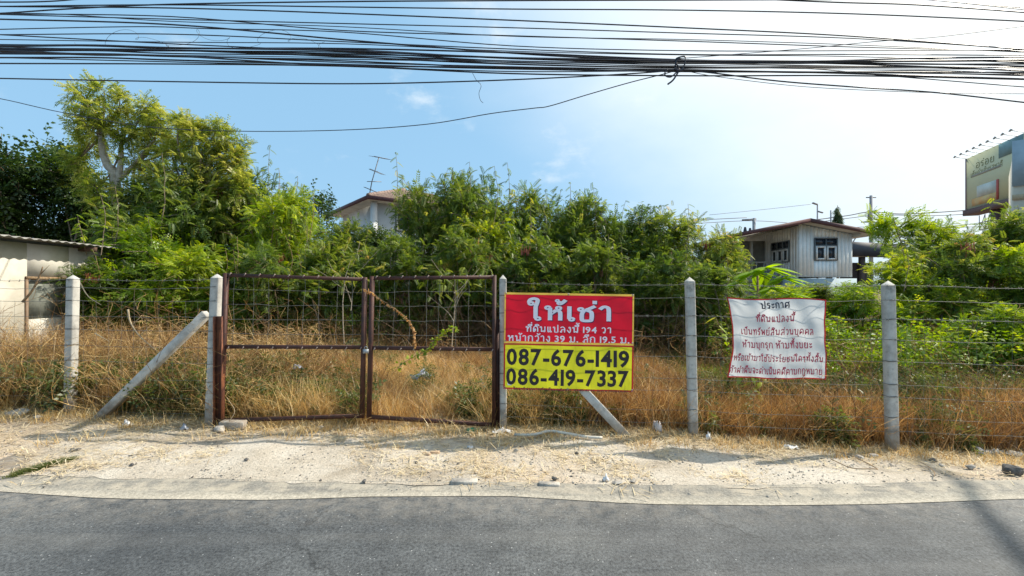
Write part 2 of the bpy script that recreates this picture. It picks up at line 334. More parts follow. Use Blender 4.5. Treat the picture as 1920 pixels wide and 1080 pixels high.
# ------------------------------------------------------------------ Thai stroke lettering
def O(x, y, r=.1): return ('o', x, y, r)
_kho = [(.14,0),(.12,.5),(.2,.88),(.4,1),(.6,.9),(.68,.6),(.68,0)]
G = {
'ก':(.8,[[(.14,0),(.14,.5),(.24,.62),(.1,.72),(.2,.92),(.4,1),(.6,.9),(.66,.65),(.66,0)]]),
'ข':(.74,[O(.16,.87),[(.26,.87),(.25,.7),(.16,.55),(.17,.12),(.24,.02),(.54,.02),(.6,.12),(.6,1)]]),
'ค':(.82,[O(.38,.44),[(.29,.38),(.2,.2),(.14,0)],_kho]),
'ด':(.82,[O(.32,.44),[(.38,.35),(.3,.15),(.14,0)],_kho]),
'ง':(.64,[O(.4,.88),[(.5,.88),(.5,.3),(.42,.02),(.34,.02),(.08,.46)]]),
'จ':(.68,[O(.3,.42),[(.36,.36),(.4,.02),(.54,.1),(.58,.6),(.5,.9),(.32,1),(.08,.84)]]),
'ช':(.8,[O(.15,.8),[(.25,.8),(.26,.66),(.2,.5),(.2,.12),(.26,.02),(.52,.02),(.6,.12),(.6,.6),(.4,.76),(.52,.86),(.76,1.04)]]),
'ซ':(.8,[O(.15,.8),[(.25,.84),(.34,.9),(.3,.5),(.2,.4),(.2,.12),(.26,.02),(.52,.02),(.6,.12),(.6,.6),(.4,.76),(.52,.86),(.76,1.04)]]),
'ต':(.82,[O(.36,.44),[(.29,.38),(.2,.2),(.14,0)],[(.14,0),(.12,.6),(.22,.96),(.4,.84),(.56,.98),(.68,.7),(.68,0)]]),
'ถ':(.82,[O(.16,.1),[(.26,.12),(.26,.5),(.14,.66),(.22,.92),(.44,1),(.62,.9),(.68,.65),(.68,0)]]),
'ท':(.82,[O(.15,.88),[(.25,.88),(.25,0)],[(.25,.4),(.46,.9),(.6,1),(.68,.85),(.68,0)]]),
'น':(.84,[O(.15,.88),[(.25,.88),(.25,.02)],[(.25,.04),(.52,.22)],O(.62,.12),[(.7,.12),(.7,1)]]),
'บ':(.8,[O(.15,.88),[(.25,.88),(.25,.1),(.3,.02),(.6,.02),(.66,.1),(.66,1)]]),
'ป':(.8,[O(.15,.88),[(.25,.88),(.25,.1),(.3,.02),(.6,.02),(.66,.1),(.66,1.38)]]),
'ฝ':(.84,[O(.26,.86),[(.16,.86),(.14,.5),(.14,.02)],[(.14,.02),(.41,.55)],[(.41,.55),(.68,.02)],[(.68,.02),(.68,1.38)]]),
'พ':(.86,[O(.14,.88),[(.24,.88),(.22,.02)],[(.22,.02),(.46,.7)],[(.46,.7),(.7,.02)],[(.7,.02),(.7,1)]]),
'ม':(.84,[O(.15,.88),[(.25,.88),(.25,.14)],O(.18,.1),[(.28,.1),(.5,.04),(.66,.1),(.7,.2),(.7,1)]]),
'ย':(.78,[O(.24,.88),[(.15,.85),(.15,.62),(.34,.54)],[(.34,.54),(.15,.44),(.15,.12),(.24,.02),(.56,.02),(.64,.12),(.64,1)]]),
'ร':(.6,[O(.34,.1),[(.43,.12),(.43,.5),(.36,.62),(.12,.66),(.14,.9),(.28,1),(.52,.94)]]),
'ล':(.78,[O(.18,.12),[(.22,.22),(.3,.5),(.62,.5)],[(.1,.82),(.28,1),(.5,.96),(.64,.7),(.64,0)]]),
'ส':(.8,[O(.18,.12),[(.22,.22),(.3,.5),(.62,.5)],[(.1,.82),(.28,1),(.5,.96),(.64,.7),(.64,0)],[(.5,.86),(.76,1.1)]]),
'ว':(.66,[O(.38,.12),[(.48,.14),(.54,.6),(.46,.92),(.28,1),(.08,.84)]]),
'ศ':(.84,[O(.38,.44),[(.29,.38),(.2,.2),(.14,0)],_kho,[(.56,.9),(.8,1.14)]]),
'ห':(.84,[O(.15,.88),[(.25,.88),(.25,0)],[(.25,.42),(.52,.72)],O(.62,.86),[(.54,.74),(.66,.62),(.69,.45),(.69,0)]]),
'อ':(.78,[O(.26,.5),[(.16,.5),(.14,.2),(.24,.02),(.52,.02),(.64,.2),(.64,.7),(.52,.95),(.3,1),(.1,.86)]]),
'ฎ':(.82,[[(.14,.05),(.14,.5),(.24,.62),(.1,.72),(.2,.92),(.4,1),(.6,.9),(.66,.65),(.66,-.38)],O(.2,-.12,.08),[(.3,-.3),(.45,-.4),(.66,-.1)]]),
'ะ':(.56,[O(.14,.76,.08),[(.16,.62),(.3,.62),(.48,.88)],O(.14,.26,.08),[(.16,.12),(.3,.12),(.48,.38)]]),
'า':(.58,[[(.06,.82),(.22,1),(.4,.94),(.44,.7),(.44,0)]]),
'ำ':(.58,[O(-.14,1.28,.09),[(.06,.82),(.22,1),(.4,.94),(.44,.7),(.44,0)]]),
'เ':(.38,[O(.24,.1),[(.14,.12),(.14,1)]]),
'แ':(.68,[O(.24,.1),[(.14,.12),(.14,1)],O(.54,.1),[(.44,.12),(.44,1)]]),
'โ':(.5,[O(.3,.1),[(.2,.12),(.2,1.0),(.08,1.2),(.12,1.4),(.42,1.38)]]),
'ใ':(.54,[O(.06,1.16),[(-.03,1.2),(.02,1.42),(.2,1.5),(.34,1.4),(.3,1.1),(.26,.9),(.26,.12)],O(.36,.1)]),
'ิ':(0,[[(-.62,1.14),(-.5,1.32),(-.25,1.34),(-.12,1.14),(-.62,1.14)]]),
'ี':(0,[[(-.62,1.14),(-.5,1.32),(-.25,1.34),(-.12,1.14),(-.62,1.14)],[(-.12,1.14),(-.12,1.44)]]),
'ึ':(0,[[(-.62,1.14),(-.5,1.32),(-.25,1.34),(-.12,1.14),(-.62,1.14)],O(-.14,1.36,.07)]),
'ื':(0,[[(-.62,1.14),(-.5,1.32),(-.3,1.34),(-.1,1.14),(-.62,1.14)],[(-.1,1.14),(-.1,1.44)],[(-.26,1.2),(-.26,1.44)]]),
'ั':(0,[O(-.36,1.24,.08),[(-.34,1.14),(-.2,1.16),(-.02,1.42)]]),
'็':(0,[O(-.3,1.2,.07),[(-.5,1.14),(-.52,1.3),(-.3,1.36),(-.04,1.46)]]),
'์':(0,[O(-.26,1.22,.07),[(-.2,1.26),(-.1,1.46)]]),
'่':(0,[[(-.14,1.18),(-.14,1.42)]]),
'้':(0,[O(-.36,1.38,.07),[(-.28,1.36),(-.3,1.18),(-.18,1.2),(.0,1.44)]]),
'ุ':(0,[O(-.2,-.16,.06),[(-.12,-.16),(-.12,-.42)]]),
'ู':(0,[O(-.34,-.16,.06),[(-.26,-.2),(-.24,-.38),(-.1,-.38),(-.1,-.14)]]),
'ๆ':(.6,[O(.16,.82),[(.1,.74),(.28,.7),(.44,.98),(.46,.6),(.46,-.2)]]),
'ฯ':(.6,[O(.14,.86),[(.1,.7),(.3,.6),(.46,.9),(.46,0)]]),
}
def smooth_pts(p, n=5):
    if len(p) < 3: return np.array(p, float)
    p = np.array(p, float); q = np.vstack([2*p[0]-p[1], p, 2*p[-1]-p[-2]]); o = []
    for i in range(len(p)-1):
        a, b_, c_, d_ = q[i:i+4]
        for t in np.arange(n)/n:
            o.append(.5*((2*b_)+(-a+c_)*t+(2*a-5*b_+4*c_-d_)*t*t+(-a+3*b_-3*c_+d_)*t**3))
    o.append(p[-1]); return np.array(o)
_fc = {}
def fchar(ch, off=0.):
    if (ch, off) in _fc: return _fc[(ch, off)]
    c = bpy.data.curves.new('glyph', 'FONT'); c.body = ch; c.size = 1; c.resolution_u = 3; c.offset = off
    o = bpy.data.objects.new('glyph', c); COL.objects.link(o); bpy.context.view_layer.update()
    dg = bpy.context.evaluated_depsgraph_get(); me = bpy.data.meshes.new_from_object(o.evaluated_get(dg))
    V = np.array([v.co[:2] for v in me.vertices]).reshape(-1,2)/.72; T = []
    for p in me.polygons:
        vs_ = list(p.vertices)
        for k in range(1, len(vs_)-1): T.append((vs_[0], vs_[k], vs_[k+1]))
    bpy.data.meshes.remove(me); bpy.data.objects.remove(o); bpy.data.curves.remove(c)
    if len(V): x0 = V[:,0].min(); w = V[:,0].max()-x0; V[:,0] -= x0
    else: w = 0
    _fc[(ch, off)] = (V, T, w); return _fc[(ch, off)]
def text_line(s, sw=.14, off=0., gap=.1, digit_h=1.0, space=.35):
    """lay out one line; returns V(n,3: x,y,layer), T"""
    V = []; T = []; n = 0; x = 0.; up = False; ly = 0; wd_ = 0
    for ch in s:
        if ch == ' ': x += space; up = False; wd_ += 1; continue
        if ch in G:
            w, st = G[ch]; dy = 0
            if ch in 'ิีึืั็': up = True
            elif ch in '่้์':
                dy = .34 if up else 0
            elif ch not in 'ุู': up = False
            xx = x-(.02 if w == 0 else 0)
            for k_ in st:
                ly = (ly+1) % 7
                if k_[0] == 'o':
                    _, cx, cy, r = k_; a = np.linspace(0, 2*np.pi, 13)
                    pts = np.stack([cx+np.cos(a)*r, cy+np.sin(a)*r], 1); hw = min(sw, r*1.25)/2
                else:
                    pts = smooth_pts(k_); hw = sw/2
                    if abs(pts[0,1]) < .03: pts[0,1] = 0
                pts = pts+[xx, dy]
                d = np.gradient(pts, axis=0); d /= np.linalg.norm(d, axis=1)[:,None]+1e-9
                nn = np.stack([-d[:,1], d[:,0]], 1)*hw
                m = len(pts); A = np.concatenate([pts+nn, pts-nn])
                V.append(np.column_stack([A, np.full(2*m, ly), np.full(2*m, wd_)]))
                for i_ in range(m-1): T += [(n+i_, n+i_+1, n+m+i_+1), (n+i_, n+m+i_+1, n+m+i_)]
                n += 2*m
            x += w+(gap if w else 0)
        else:
            vv, tt, w = fchar(ch, off); up = False
            if len(vv):
                V.append(np.column_stack([vv[:,0]+x, vv[:,1]*digit_h, np.zeros(len(vv)), np.full(len(vv), wd_)])); T += [tuple(np.array(t_)+n) for t_ in tt]; n += len(vv)
            x += w+gap*1.1
    return np.concatenate(V), np.array(T), x-gap

# ------------------------------------------------------------------ fence posts, wires, gate
FD = 4.70
def fy(x):   # fence line depth
    return np.interp(x, [-6,-4.9,-2.6,-1,0,1.65,3.56,6], [5.0,4.97,4.72,4.70,4.66,4.50,4.30,4.1])
def make_post(px, pyt, pyb, lean, label, d, w=.1):
    t_ = P(px, pyt, d); b_ = P(px+lean, pyb, d)
    h = t_[2]-b_[2]; g = float(gz(b_[0], d))
    o = thing('fence_post', label, 'fence post', (b_[0], d+w/2, b_[2]), group='concrete fence posts along the verge')
    tx = t_[0]-b_[0]; m = MB(); hw = w/2; c_ = .008
    n = 9; prev = None; V = []; Q = []
    prof = [(-hw,-hw+c_),(-hw+c_,-hw),(hw-c_,-hw),(hw,-hw+c_),(hw,hw-c_),(hw-c_,hw),(-hw+c_,hw),(-hw,hw-c_)]
    rg = np.random.default_rng(int(px))
    for k in range(n):
        z = -.25+(h-.045+.25)*k/(n-1); f = 1
        for (a_, b2) in prof: V.append((a_*f+tx*z/h+rg.normal()*.0008, b2*f+rg.normal()*.0008, z))
    for k in range(n-1):
        for q in range(8): Q.append((k*8+q, k*8+(q+1)%8, (k+1)*8+(q+1)%8, (k+1)*8+q))
    m.add(V, Q); obj('shaft', m, CONC, o)
    cp = MB(); z = h-.045; cb = [(a_+tx*z/h, b2, z) for a_, b2 in prof]
    cp.add(cb+[(tx, 0, h)], Ft=[(q, (q+1)%8, 8) for q in range(8)]); obj('pyramid_cap', cp, CONC, o)
    return o
make_post(130, 515, 790, -6, 'leftmost concrete fence post, in front of the shed and dry brush', 4.97, .088)
make_post(402, 513, 803, -12, 'concrete post left of the rusty gate with a diagonal strut', 4.70, .092)
make_post(943, 515, 808, 0, 'concrete post at the left edge of the red and yellow banner', 4.66, .075)
make_post(1296, 519, 832, 7, 'concrete post between the two banners', 4.50, .082)
make_post(1672, 526, 847, 8, 'rightmost concrete post, right of the white notice banner', 4.30, .086)
def strut(a, b, w, label):
    a = Vector(a); b = Vector(b)
    m = MB(); m.beam(a, b, w, w, up=(0,1,0)); me = m.mesh('strut')
    o = link('brace_strut', me, CONC); tag(o, label, 'strut', 'diagonal concrete struts')
    bv = o.modifiers.new('bevel', 'BEVEL'); bv.width = .006; bv.segments = 1
    return o
strut(P(170, 800, 4.86), P(388, 588, 4.84), .085, 'diagonal concrete strut leaning up to the post left of the gate')
strut(P(1182, 826, 4.47), P(1085, 722, 4.60), .085, 'short diagonal concrete strut emerging below the red and yellow banner')

# wires
wf = thing('wire_fence', 'galvanised barbed and woven wire strung between the concrete posts', 'wire fence')
rg = np.random.default_rng(11)
def wire_pts(x0, x1, z0, z1, sag, n=22, jit=.004):
    t_ = np.linspace(0, 1, n); x = lerp(x0, x1, t_)
    z = lerp(z0, z1, t_)-sag*4*t_*(1-t_)+np.convolve(rg.normal(size=n), [.25,.5,.25], 'same')*jit
    return np.stack([x, fy(x)-.004, z], 1)
bays = [(-6.2,-4.92,0),(-4.92,-3.12,0),(-.08,1.83,1),(1.83,3.70,1),(3.70,6.4,1)]
zl = [1.60,1.51,1.36,1.19,1.04,.86,.69,.50,.30,.14]
zr = [1.56,1.42,1.235,1.035,.825,.60,.48,.28,.15]
for (x0, x1, rt) in bays:
    for k, z in enumerate(zr if rt else zl):
        dz = (-.01*(x0) if rt else 0, -.01*(x1) if rt else 0)
        pts = wire_pts(x0, x1, z+dz[0], z+dz[1], .012 if k > 1 else .02)
        m = MB(); m.tube(pts, .0023 if k < 5 else .0018, 4)
        if k == 0 or (k == 2 and rt):   # barbs
            for xx in np.arange(x0+.08, x1, .115):
                zz = np.interp(xx, pts[:,0], pts[:,2]); yy = fy(xx)
                m.tube([(xx-.012, yy-.004, zz-.012), (xx+.012, yy-.004, zz+.014)], .0019, 4)
                m.tube([(xx+.010, yy-.012, zz-.012), (xx-.010, yy+.006, zz+.014)], .0019, 4)
        obj('wire_strand', m, WIRE, wf)
    m = MB()
    for xx in np.arange(x0+.12, x1-.05, .155):
        q = [(xx+rg.normal()*.006, float(fy(xx)), z) for z in np.linspace(.12-.01*xx*rt, (1.24 if rt else 1.36), 7)]
        m.tube(q, .0011, 3, cap=False)
    o = obj('woven_stays', m, WIRE, wf); o['kind'] = 'stuff'
# tie wires round the posts
m = MB()
for px, d, w in ((127,4.97,.088),(396,4.70,.092),(943,4.66,.075),(1299,4.50,.082),(1676,4.30,.086)):
    x = (px-960)/F*d
    for z in (zr if px > 900 else zl)[1:8:1]:
        z -= .01*x*(px > 900)
        hw = w/2+.003; yc = d+w/2
        q = [(x-hw,yc-hw,z),(x+hw,yc-hw,z+.004),(x+hw,yc+hw,z),(x-hw,yc+hw,z),(x-hw,yc-hw,z)]
        for a_, b2 in zip(q[:-1], q[1:]): m.tube([a_, b2], .0024, 4)
o = obj('tie_wires', m, simple('dark_tie_wire', (.10,.09,.08), .6, .5, bs=0), wf); o['kind'] = 'stuff'

# gate leaves
def gate_leaf(c, label, hinge_right, seed):
    """c: corner px [tl,tr,br,bl], mid rail [l,r]"""
    tl, tr, br, bl, ml_, mr_ = [P(x, y, FD-.01) for x, y in c]
    o = thing('steel_gate', label, 'gate', tuple(bl), group='rusty double gate')
    inv = lambda p: np.array(p)-bl
    w = .042
    for nm, a_, b2 in (('stile', bl, tl), ('stile', br, tr)):
        m = MB(); m.beam(inv(a_), inv(b2), w, w, up=(0,1,0)); obj(nm, m, RUST, o)
    hx = np.array([w/2+.0008, 0, 0])
    for nm, a_, b2 in (('top_rail', tl, tr), ('middle_rail', ml_, mr_), ('bottom_rail', bl+[0,0,.02], br+[0,0,.02])):
        m = MB(); m.beam(inv(a_)+hx-[0,0,w/2*(nm=='top_rail')], inv(b2)-hx-[0,0,w/2*(nm=='top_rail')], w-.004, w-.004, up=(0,1,0)); obj(nm, m, RUST, o)
    r_ = np.random.default_rng(seed)
    for k in range(1, 5):    # horizontal mesh wires of the upper panel
        u = k/5+.02; n = 18; t_ = np.linspace(0, 1, n)
        A = lerp(tl, ml_, u); B = lerp(tr, mr_, u)
        pts = inv(A)[None]*(1-t_[:,None])+inv(B)[None]*t_[:,None]
        pts[:,2] += np.convolve(r_.normal(size=n), [.3,.4,.3], 'same')*.008; pts[:,1] -= .01
        m = MB(); m.tube(pts, .0021, 4); obj('mesh_wire', m, WIRE, o)
    nv = 8
    for k in range(nv):
        u = (k+.6)/(nv+.2)+r_.normal()*.01; n = 10; t_ = np.linspace(0, 1, n)
        A = lerp(tl, tr, u); B = lerp(ml_, mr_, u+r_.normal()*.01)
        pts = inv(A)[None]*(1-t_[:,None])+inv(B)[None]*t_[:,None]
        pts[:,0] += np.convolve(r_.normal(size=n), [.3,.4,.3], 'same')*.01; pts[:,1] -= .014
        m = MB(); m.tube(pts, .0021, 4); obj('mesh_wire', m, WIRE, o)
    m = MB()
    for rail in ((tl, tr), (ml_, mr_)):
        for u in np.arange(.04, 1, .105):
            p = inv(lerp(rail[0], rail[1], u))+[0,-.022,-.01]
            m.tube([p+[-.008,0,-.01], p+[.008,0,.014]], .006, 5)
    q = obj('wire_ties', m, simple('pale_tie', (.4,.3,.26), .7, bs=0), o); q['kind'] = 'stuff'
    return o
gate_leaf([(424,512),(684,520),(679,783),(414,792),(420,650),(682,651)], 'left leaf of the rusty brown double gate with wire mesh in its upper half', False, 1)
gate_leaf([(698,518),(927,516),(926,800),(692,785),(694,652),(927,655)], 'right leaf of the rusty brown double gate, tangled with a dead vine', True, 2)
def chan(px0, px1, y0, y1, d, label, mat):
    a = P(px0, y1, d); b_ = P(px1, y0, d); z0 = a[2]-.1
    o = thing('gate_post', label, 'gate post', (a[0], d, z0), group='rusty steel channels carrying the gate')
    w = b_[0]-a[0]; h = b_[2]-z0
    m = MB(); m.box((0,0,0), (w,.006,h)); obj('web', m, mat, o)
    m = MB(); m.box((0,-.05,0), (.006,-.001,h)); obj('flange', m, mat, o)
    m = MB(); m.box((w-.006,-.05,0), (w,-.001,h)); obj('flange', m, mat, o)
    return o
chan(405, 421, 593, 802, 4.69, 'rusty brown steel channel between the left post and the gate', RUST2)
chan(927, 937, 598, 806, 4.70, 'narrow dark steel channel right of the gate', RUST)
m = MB(); p = P(686, 657, 4.64)
lo = thing('padlock', 'small grey padlock and chain where the two gate leaves meet', 'padlock', tuple(p))
m.box((-.028,-.012,-.03), (.028,.012,.012)); obj('lock_body', m, GALV, lo)
m = MB(); a_ = np.linspace(0, np.pi, 9); m.tube(np.stack([np.cos(a_)*.018, a_*0, .012+np.sin(a_)*.03],1), .004, 5); obj('shackle', m, GALV, lo)

# ------------------------------------------------------------------ banners
def banner(name, label, px, d0, d1, corners, edge_fn, seed, amp):
    """corners tl,tr,br,bl in photo pixels with depth per side -> surface function"""
    tl = P(*corners[0], d0); tr = P(*corners[1], d1); br = P(*corners[2], d1); bl = P(*corners[3], d0)
    r_ = np.random.default_rng(seed); kk = r_.normal(size=(9,2))*[4.5,3.0]; ph = r_.uniform(0,6.28,9); am = r_.uniform(.3,1,9)*amp
    nrm = np.cross(tr-tl, bl-tl); nrm /= np.linalg.norm(nrm)
    if nrm[1] > 0: nrm = -nrm
    def S(u, v, off=0.):
        u = np.asarray(u, float); v = np.asarray(v, float)
        p = (tl*((1-u)*(1-v))[...,None]+tr*(u*(1-v))[...,None]+br*(u*v)[...,None]+bl*((1-u)*v)[...,None])
        p = p+edge_fn(u, v)
        n = sum(a*np.sin(k[0]*u*3+k[1]*v*3+q) for a, k, q in zip(am, kk, ph))
        # tension creases from the corners
        for (cu, cv) in ((0,0),(1,0),(0,1),(1,1)):
            du = u-cu; dv = (v-cv)*.75; rr = np.hypot(du, dv); an = np.arctan2(np.abs(dv), np.abs(du)+1e-6)
            n = n+amp*1.0*np.exp(-rr*3.2)*np.sin(an*9)*np.clip(rr*6,0,1)
        return p+nrm*(n+off)[...,None] if np.ndim(n) else p+nrm*(n+off)
    return S
def sheet(S, u0, u1, v0, v1, nu, nv, off, mat, name, parent):
    U, Vv = np.meshgrid(np.linspace(u0,u1,nu+1), np.linspace(v0,v1,nv+1), indexing='ij')
    pts = S(U, Vv, np.full(U.shape, off)).reshape(-1,3)
    i_ = np.arange(nu)[:,None]*(nv+1); j_ = np.arange(nv)[None]
    Q = np.stack([i_+j_, i_+j_+1, i_+nv+2+j_, i_+nv+1+j_], -1).reshape(-1,4)
    return link(name, nmesh(name, pts, Q, smooth=True), mat, parent)
def put_text(S, s, box, mat, name, parent, lift, **kw):
    """box: u0,u1 and baseline v, cap height in v; fits the width"""
    u0, u1, vb, vh = box
    V, T, w = text_line(s, **kw)
    x0 = V[:,0].min(); x1 = V[:,0].max()
    u = u0+(V[:,0]-x0)/(x1-x0)*(u1-u0); v = vb-V[:,1]*vh
    pts = S(u, v, lift+V[:,2]*.00012)
    T = np.asarray(T); wv = V[:,3][T[:,0]]; words = np.unique(wv)
    for w_ in words:
        t_ = T[wv == w_]; ids, inv = np.unique(t_, return_inverse=True)
        link(name if len(words) == 1 else name+'_word', nmesh(name, pts[ids], inv.reshape(-1,3)), mat, parent)
def vinyl(name, c, tl=.5):
    m, nt, b = M(name); n = noise(nt, 3.5, 5, .6)
    c2_ = tuple(x*.86 for x in c)
    r = ramp(nt, [(.35, c2_), (.65, c)]); nt.links.new(n.outputs['Fac'], r.inputs[0]); nt.links.new(r.outputs[0], b.inputs['Base Color'])
    b.inputs['Roughness'].default_value = .55
    tr = nt.nodes.new('ShaderNodeBsdfTranslucent'); nt.links.new(r.outputs[0], tr.inputs[0])
    mx = nt.nodes.new('ShaderNodeMixShader'); mx.inputs[0].default_value = tl
    o = nt.nodes['Material Output']; nt.links.new(b.outputs[0], mx.inputs[1]); nt.links.new(tr.outputs[0], mx.inputs[2]); nt.links.new(mx.outputs[0], o.inputs[0])
    return m
VRED = vinyl('red_vinyl', (.64,.010,.035)); VYEL = vinyl('yellow_vinyl', (.74,.76,.03)); VGOLD = vinyl('gold_border', (.80,.55,.10))
VWHT = vinyl('white_vinyl', (.80,.82,.84)); VLIL = vinyl('white_print', (.90,.87,.96), 0); VBLK = vinyl('black_print', (.02,.016,.02), 0)
VDR = vinyl('dark_red_edge', (.45,.03,.03)); VTXR = vinyl('crimson_print', (.50,.03,.085), 0); VNAV = vinyl('navy_print', (.015,.02,.05), 0); VSH = vinyl('print_shadow', (.10,.0,.06), 0)
CX0, CY0, CX1, CY1 = 945, 549, 1188, 735
S1 = banner('b', '', 0, 4.60, 4.48, [(946,548),(1189,552),(1187,735),(944,729)], lambda u, v: 0*np.asarray(u)[...,None]*np.zeros(3), 4, .0028)
bn = thing('rent_banner', 'red and yellow vinyl banner with big Thai lettering and two phone numbers', 'banner')
bz = lambda z0, z1: (z0-90)/910., 
def UV(zx, zy):   # zoomed picture (4.907x of crop 930,530) to banner uv
    px = 930+zx/4.907; py = 530+zy/4.909
    u = (px-945)/(1188-945); top = lerp(548, 552, u); bot = lerp(729, 735, u)
    return u, (py-top)/(bot-top)
def frame(S, u0, u1, v0, v1, tu, tv, mat, par, nm='border'):
    for a in ((u0,u1,v0,v0+tv),(u0,u1,v1-tv,v1),(u0,u0+tu,v0+tv,v1-tv),(u1-tu,u1,v0+tv,v1-tv)):
        sheet(S, *a, 60 if a[1]-a[0] > .5 else 1, 24 if a[3]-a[2] > .3 else 1, .0005, mat, nm, par)
frame(S1, 0, 1, 0, .526, .012, .022, VGOLD, bn); frame(S1, 0, 1, .527, 1, .012, .016, VDR, bn)
sheet(S1, .011, .989, .021, .505, 60, 24, .0012, VRED, 'red_panel', bn)
sheet(S1, .011, .989, .542, .985, 60, 24, .0012, VYEL, 'yellow_panel', bn)
def T1(s, zx0, zx1, zyb, zh, mat, name, sh=None, **kw):
    u0, vb = UV(zx0, zyb); u1, _ = UV(zx1, zyb); vh = zh/4.909/183
    if sh:
        du = .006; put_text(S1, s, (u0+du, u1+du, vb+du*1.5, vh), sh, name+'_shadow', bn, .0035, **kw)
    put_text(S1, s, (u0, u1, vb, vh), mat, name, bn, .0052, **kw)
T1('ให้เช่า', 285, 1060, 342, 132, VLIL, 'headline', VSH, sw=.19, gap=.10)
T1('ที่ดินแปลงนี้ 194 วา', 275, 1062, 450, 50, VLIL, 'second_line', None, sw=.16, gap=.12, off=.02, space=.45, digit_h=1.15)
T1('หน้ากว้าง 39 ม. ลึก 19.5 ม.', 108, 1228, 535, 52, VLIL, 'third_line', None, sw=.16, gap=.12, off=.02, space=.42, digit_h=1.15)
T1('087-676-1419', 100, 1228, 750, 148, VBLK, 'phone_number', None, off=.03, gap=.10)
T1('086-419-7337', 98, 1226, 930, 146, VBLK, 'phone_number', None, off=.03, gap=.10)
T1('ใครๆก็ฝากขายกับเซียนอสังหาฯ  02-115-6792  www.zion.co.th', 165, 1215, 984, 20, VNAV, 'small_print', None, sw=.16, off=.01, gap=.1)
sheet(S1, UV(112,960)[0], UV(150,960)[0], .915, .96, 2, 2, .003, VLIL, 'logo_patch', bn)
m = MB()
for u, v in ((.01,.01),(.5,.01),(.99,.01),(.01,.985),(.5,.985),(.99,.985),(.01,.5),(.99,.5)):
    p = S1(np.array(u), np.array(v), np.array(.004)); m.tube([p, p+[0,.06,.01]], .003, 4)
    a_ = np.linspace(0, 2*np.pi, 9); m.tube(np.stack([p[0]+np.cos(a_)*.009, p[1]-a_*0-.001, p[2]+np.sin(a_)*.009],1), .0025, 4)
obj('eyelets', m, GALV, bn)['kind'] = 'stuff'

def e2(u, v):
    u = np.asarray(u, float); v = np.asarray(v, float); z = np.zeros(np.shape(u)+(3,))
    z[...,0] = (1-u)**2*.05*np.sin(np.clip(v,0,1)*np.pi)*1.0-.006*u*np.sin(v*np.pi*2)
    z[...,2] = -.012*np.sin(u*np.pi*2)*(1-v)+.006*np.sin(u*np.pi*3)*v
    return z
S2 = banner('n', '', 0, 4.38, 4.27, [(1363,557),(1550,562),(1548,712),(1364,708)], e2, 9, .005)
nb = thing('notice_banner', 'white cloth notice with red hand-painted Thai lines hung between two posts', 'banner')
frame(S2, 0, 1, 0, 1, .015, .017, VDR, nb)
sheet(S2, .013, .987, .015, .985, 60, 48, .0012, VWHT, 'white_panel', nb)
def UV2(zx, zy):
    px = 1340+zx/5.683; py = 540+zy/5.684
    return (px-1364)/(1549-1364), (py-lerp(557,562,(px-1364)/185))/(150.5)
def T2(s, zx0, zx1, zyb, zh, mat, name, **kw):
    u0, v0 = UV2(zx0, zyb); u1, v1 = UV2(zx1, zyb)
    # remove the horizontal bulge at this height so the line lands where it should
    put_text(S2, s, (u0-.02, u1, (v0+v1)/2, zh/5.684/150.5), mat, name, nb, .0060, **kw)
kw = dict(sw=.16, gap=.12)
T2('ประกาศ', 512, 800, 215, 58, VNAV, 'title_line', sw=.19, gap=.12)
T2('ที่ดินแปลงนี้', 450, 862, 358, 58, VTXR, 'text_line', **kw)
T2('เป็นทรัพย์สินส่วนบุคคล', 262, 1055, 498, 58, VTXR, 'text_line', **kw)
T2('ห้ามบุกรุก ห้ามทิ้งขยะ', 275, 1040, 640, 58, VTXR, 'text_line', **kw)
T2('หรือเข้ามาใช้ประโยชน์ใดๆทั้งสิ้น', 182, 1145, 782, 54, VTXR, 'text_line', **kw)
T2('ถ้าฝ่าฝืนจะดำเนินคดีตามกฎหมาย', 160, 1138, 915, 56, VTXR, 'text_line', **kw)
m = MB()
for u, v in ((.01,.01),(.5,.02),(.985,.015),(.01,.98),(.5,.975),(.985,.985)):
    p = S2(np.array(u), np.array(v), np.array(.004)); m.tube([p, p+[0,.08,.015]], .004, 5)
obj('tie_knots', m, simple('tie_black', (.03,.025,.02), .7, bs=0), nb)['kind'] = 'stuff'

# ------------------------------------------------------------------ buildings
def plank_wall(parent, o, ux, L, zb, ztop_fn, pw, mat, n, th=.02, holes=()):
    """vertical planks from point o along unit ux; outward normal is n"""
    o = np.array(o, float); ux = np.array(ux, float); nn_ = np.array(n, float)
    k = int(round(L/pw)); pw = L/k
    for q in range(k):
        a0 = q*pw+.004; a1 = (q+1)*pw-.004
        spans = [(zb, ztop_fn((a0+a1)/2))]
        for (h0, h1, z0, z1) in holes:
            if a1 > h0 and a0 < h1: spans = [(zb, z0), (z1, spans[0][1])]
        off = rg.uniform(0, .004)
        for z0, z1 in spans:
            m = MB()
            A = o+ux*a0; B = o+ux*a1; t_ = nn_*(th+off)
            m.hexa([(*(A)[:2], z0), (*(B)[:2], z0), (*(B-t_*-1)[:2], z0), (*(A-t_*-1)[:2], z0), (*(A)[:2], z1), (*(B)[:2], z1), (*(B+t_)[:2], z1), (*(A+t_)[:2], z1)])
            obj('plank', m, mat, parent)
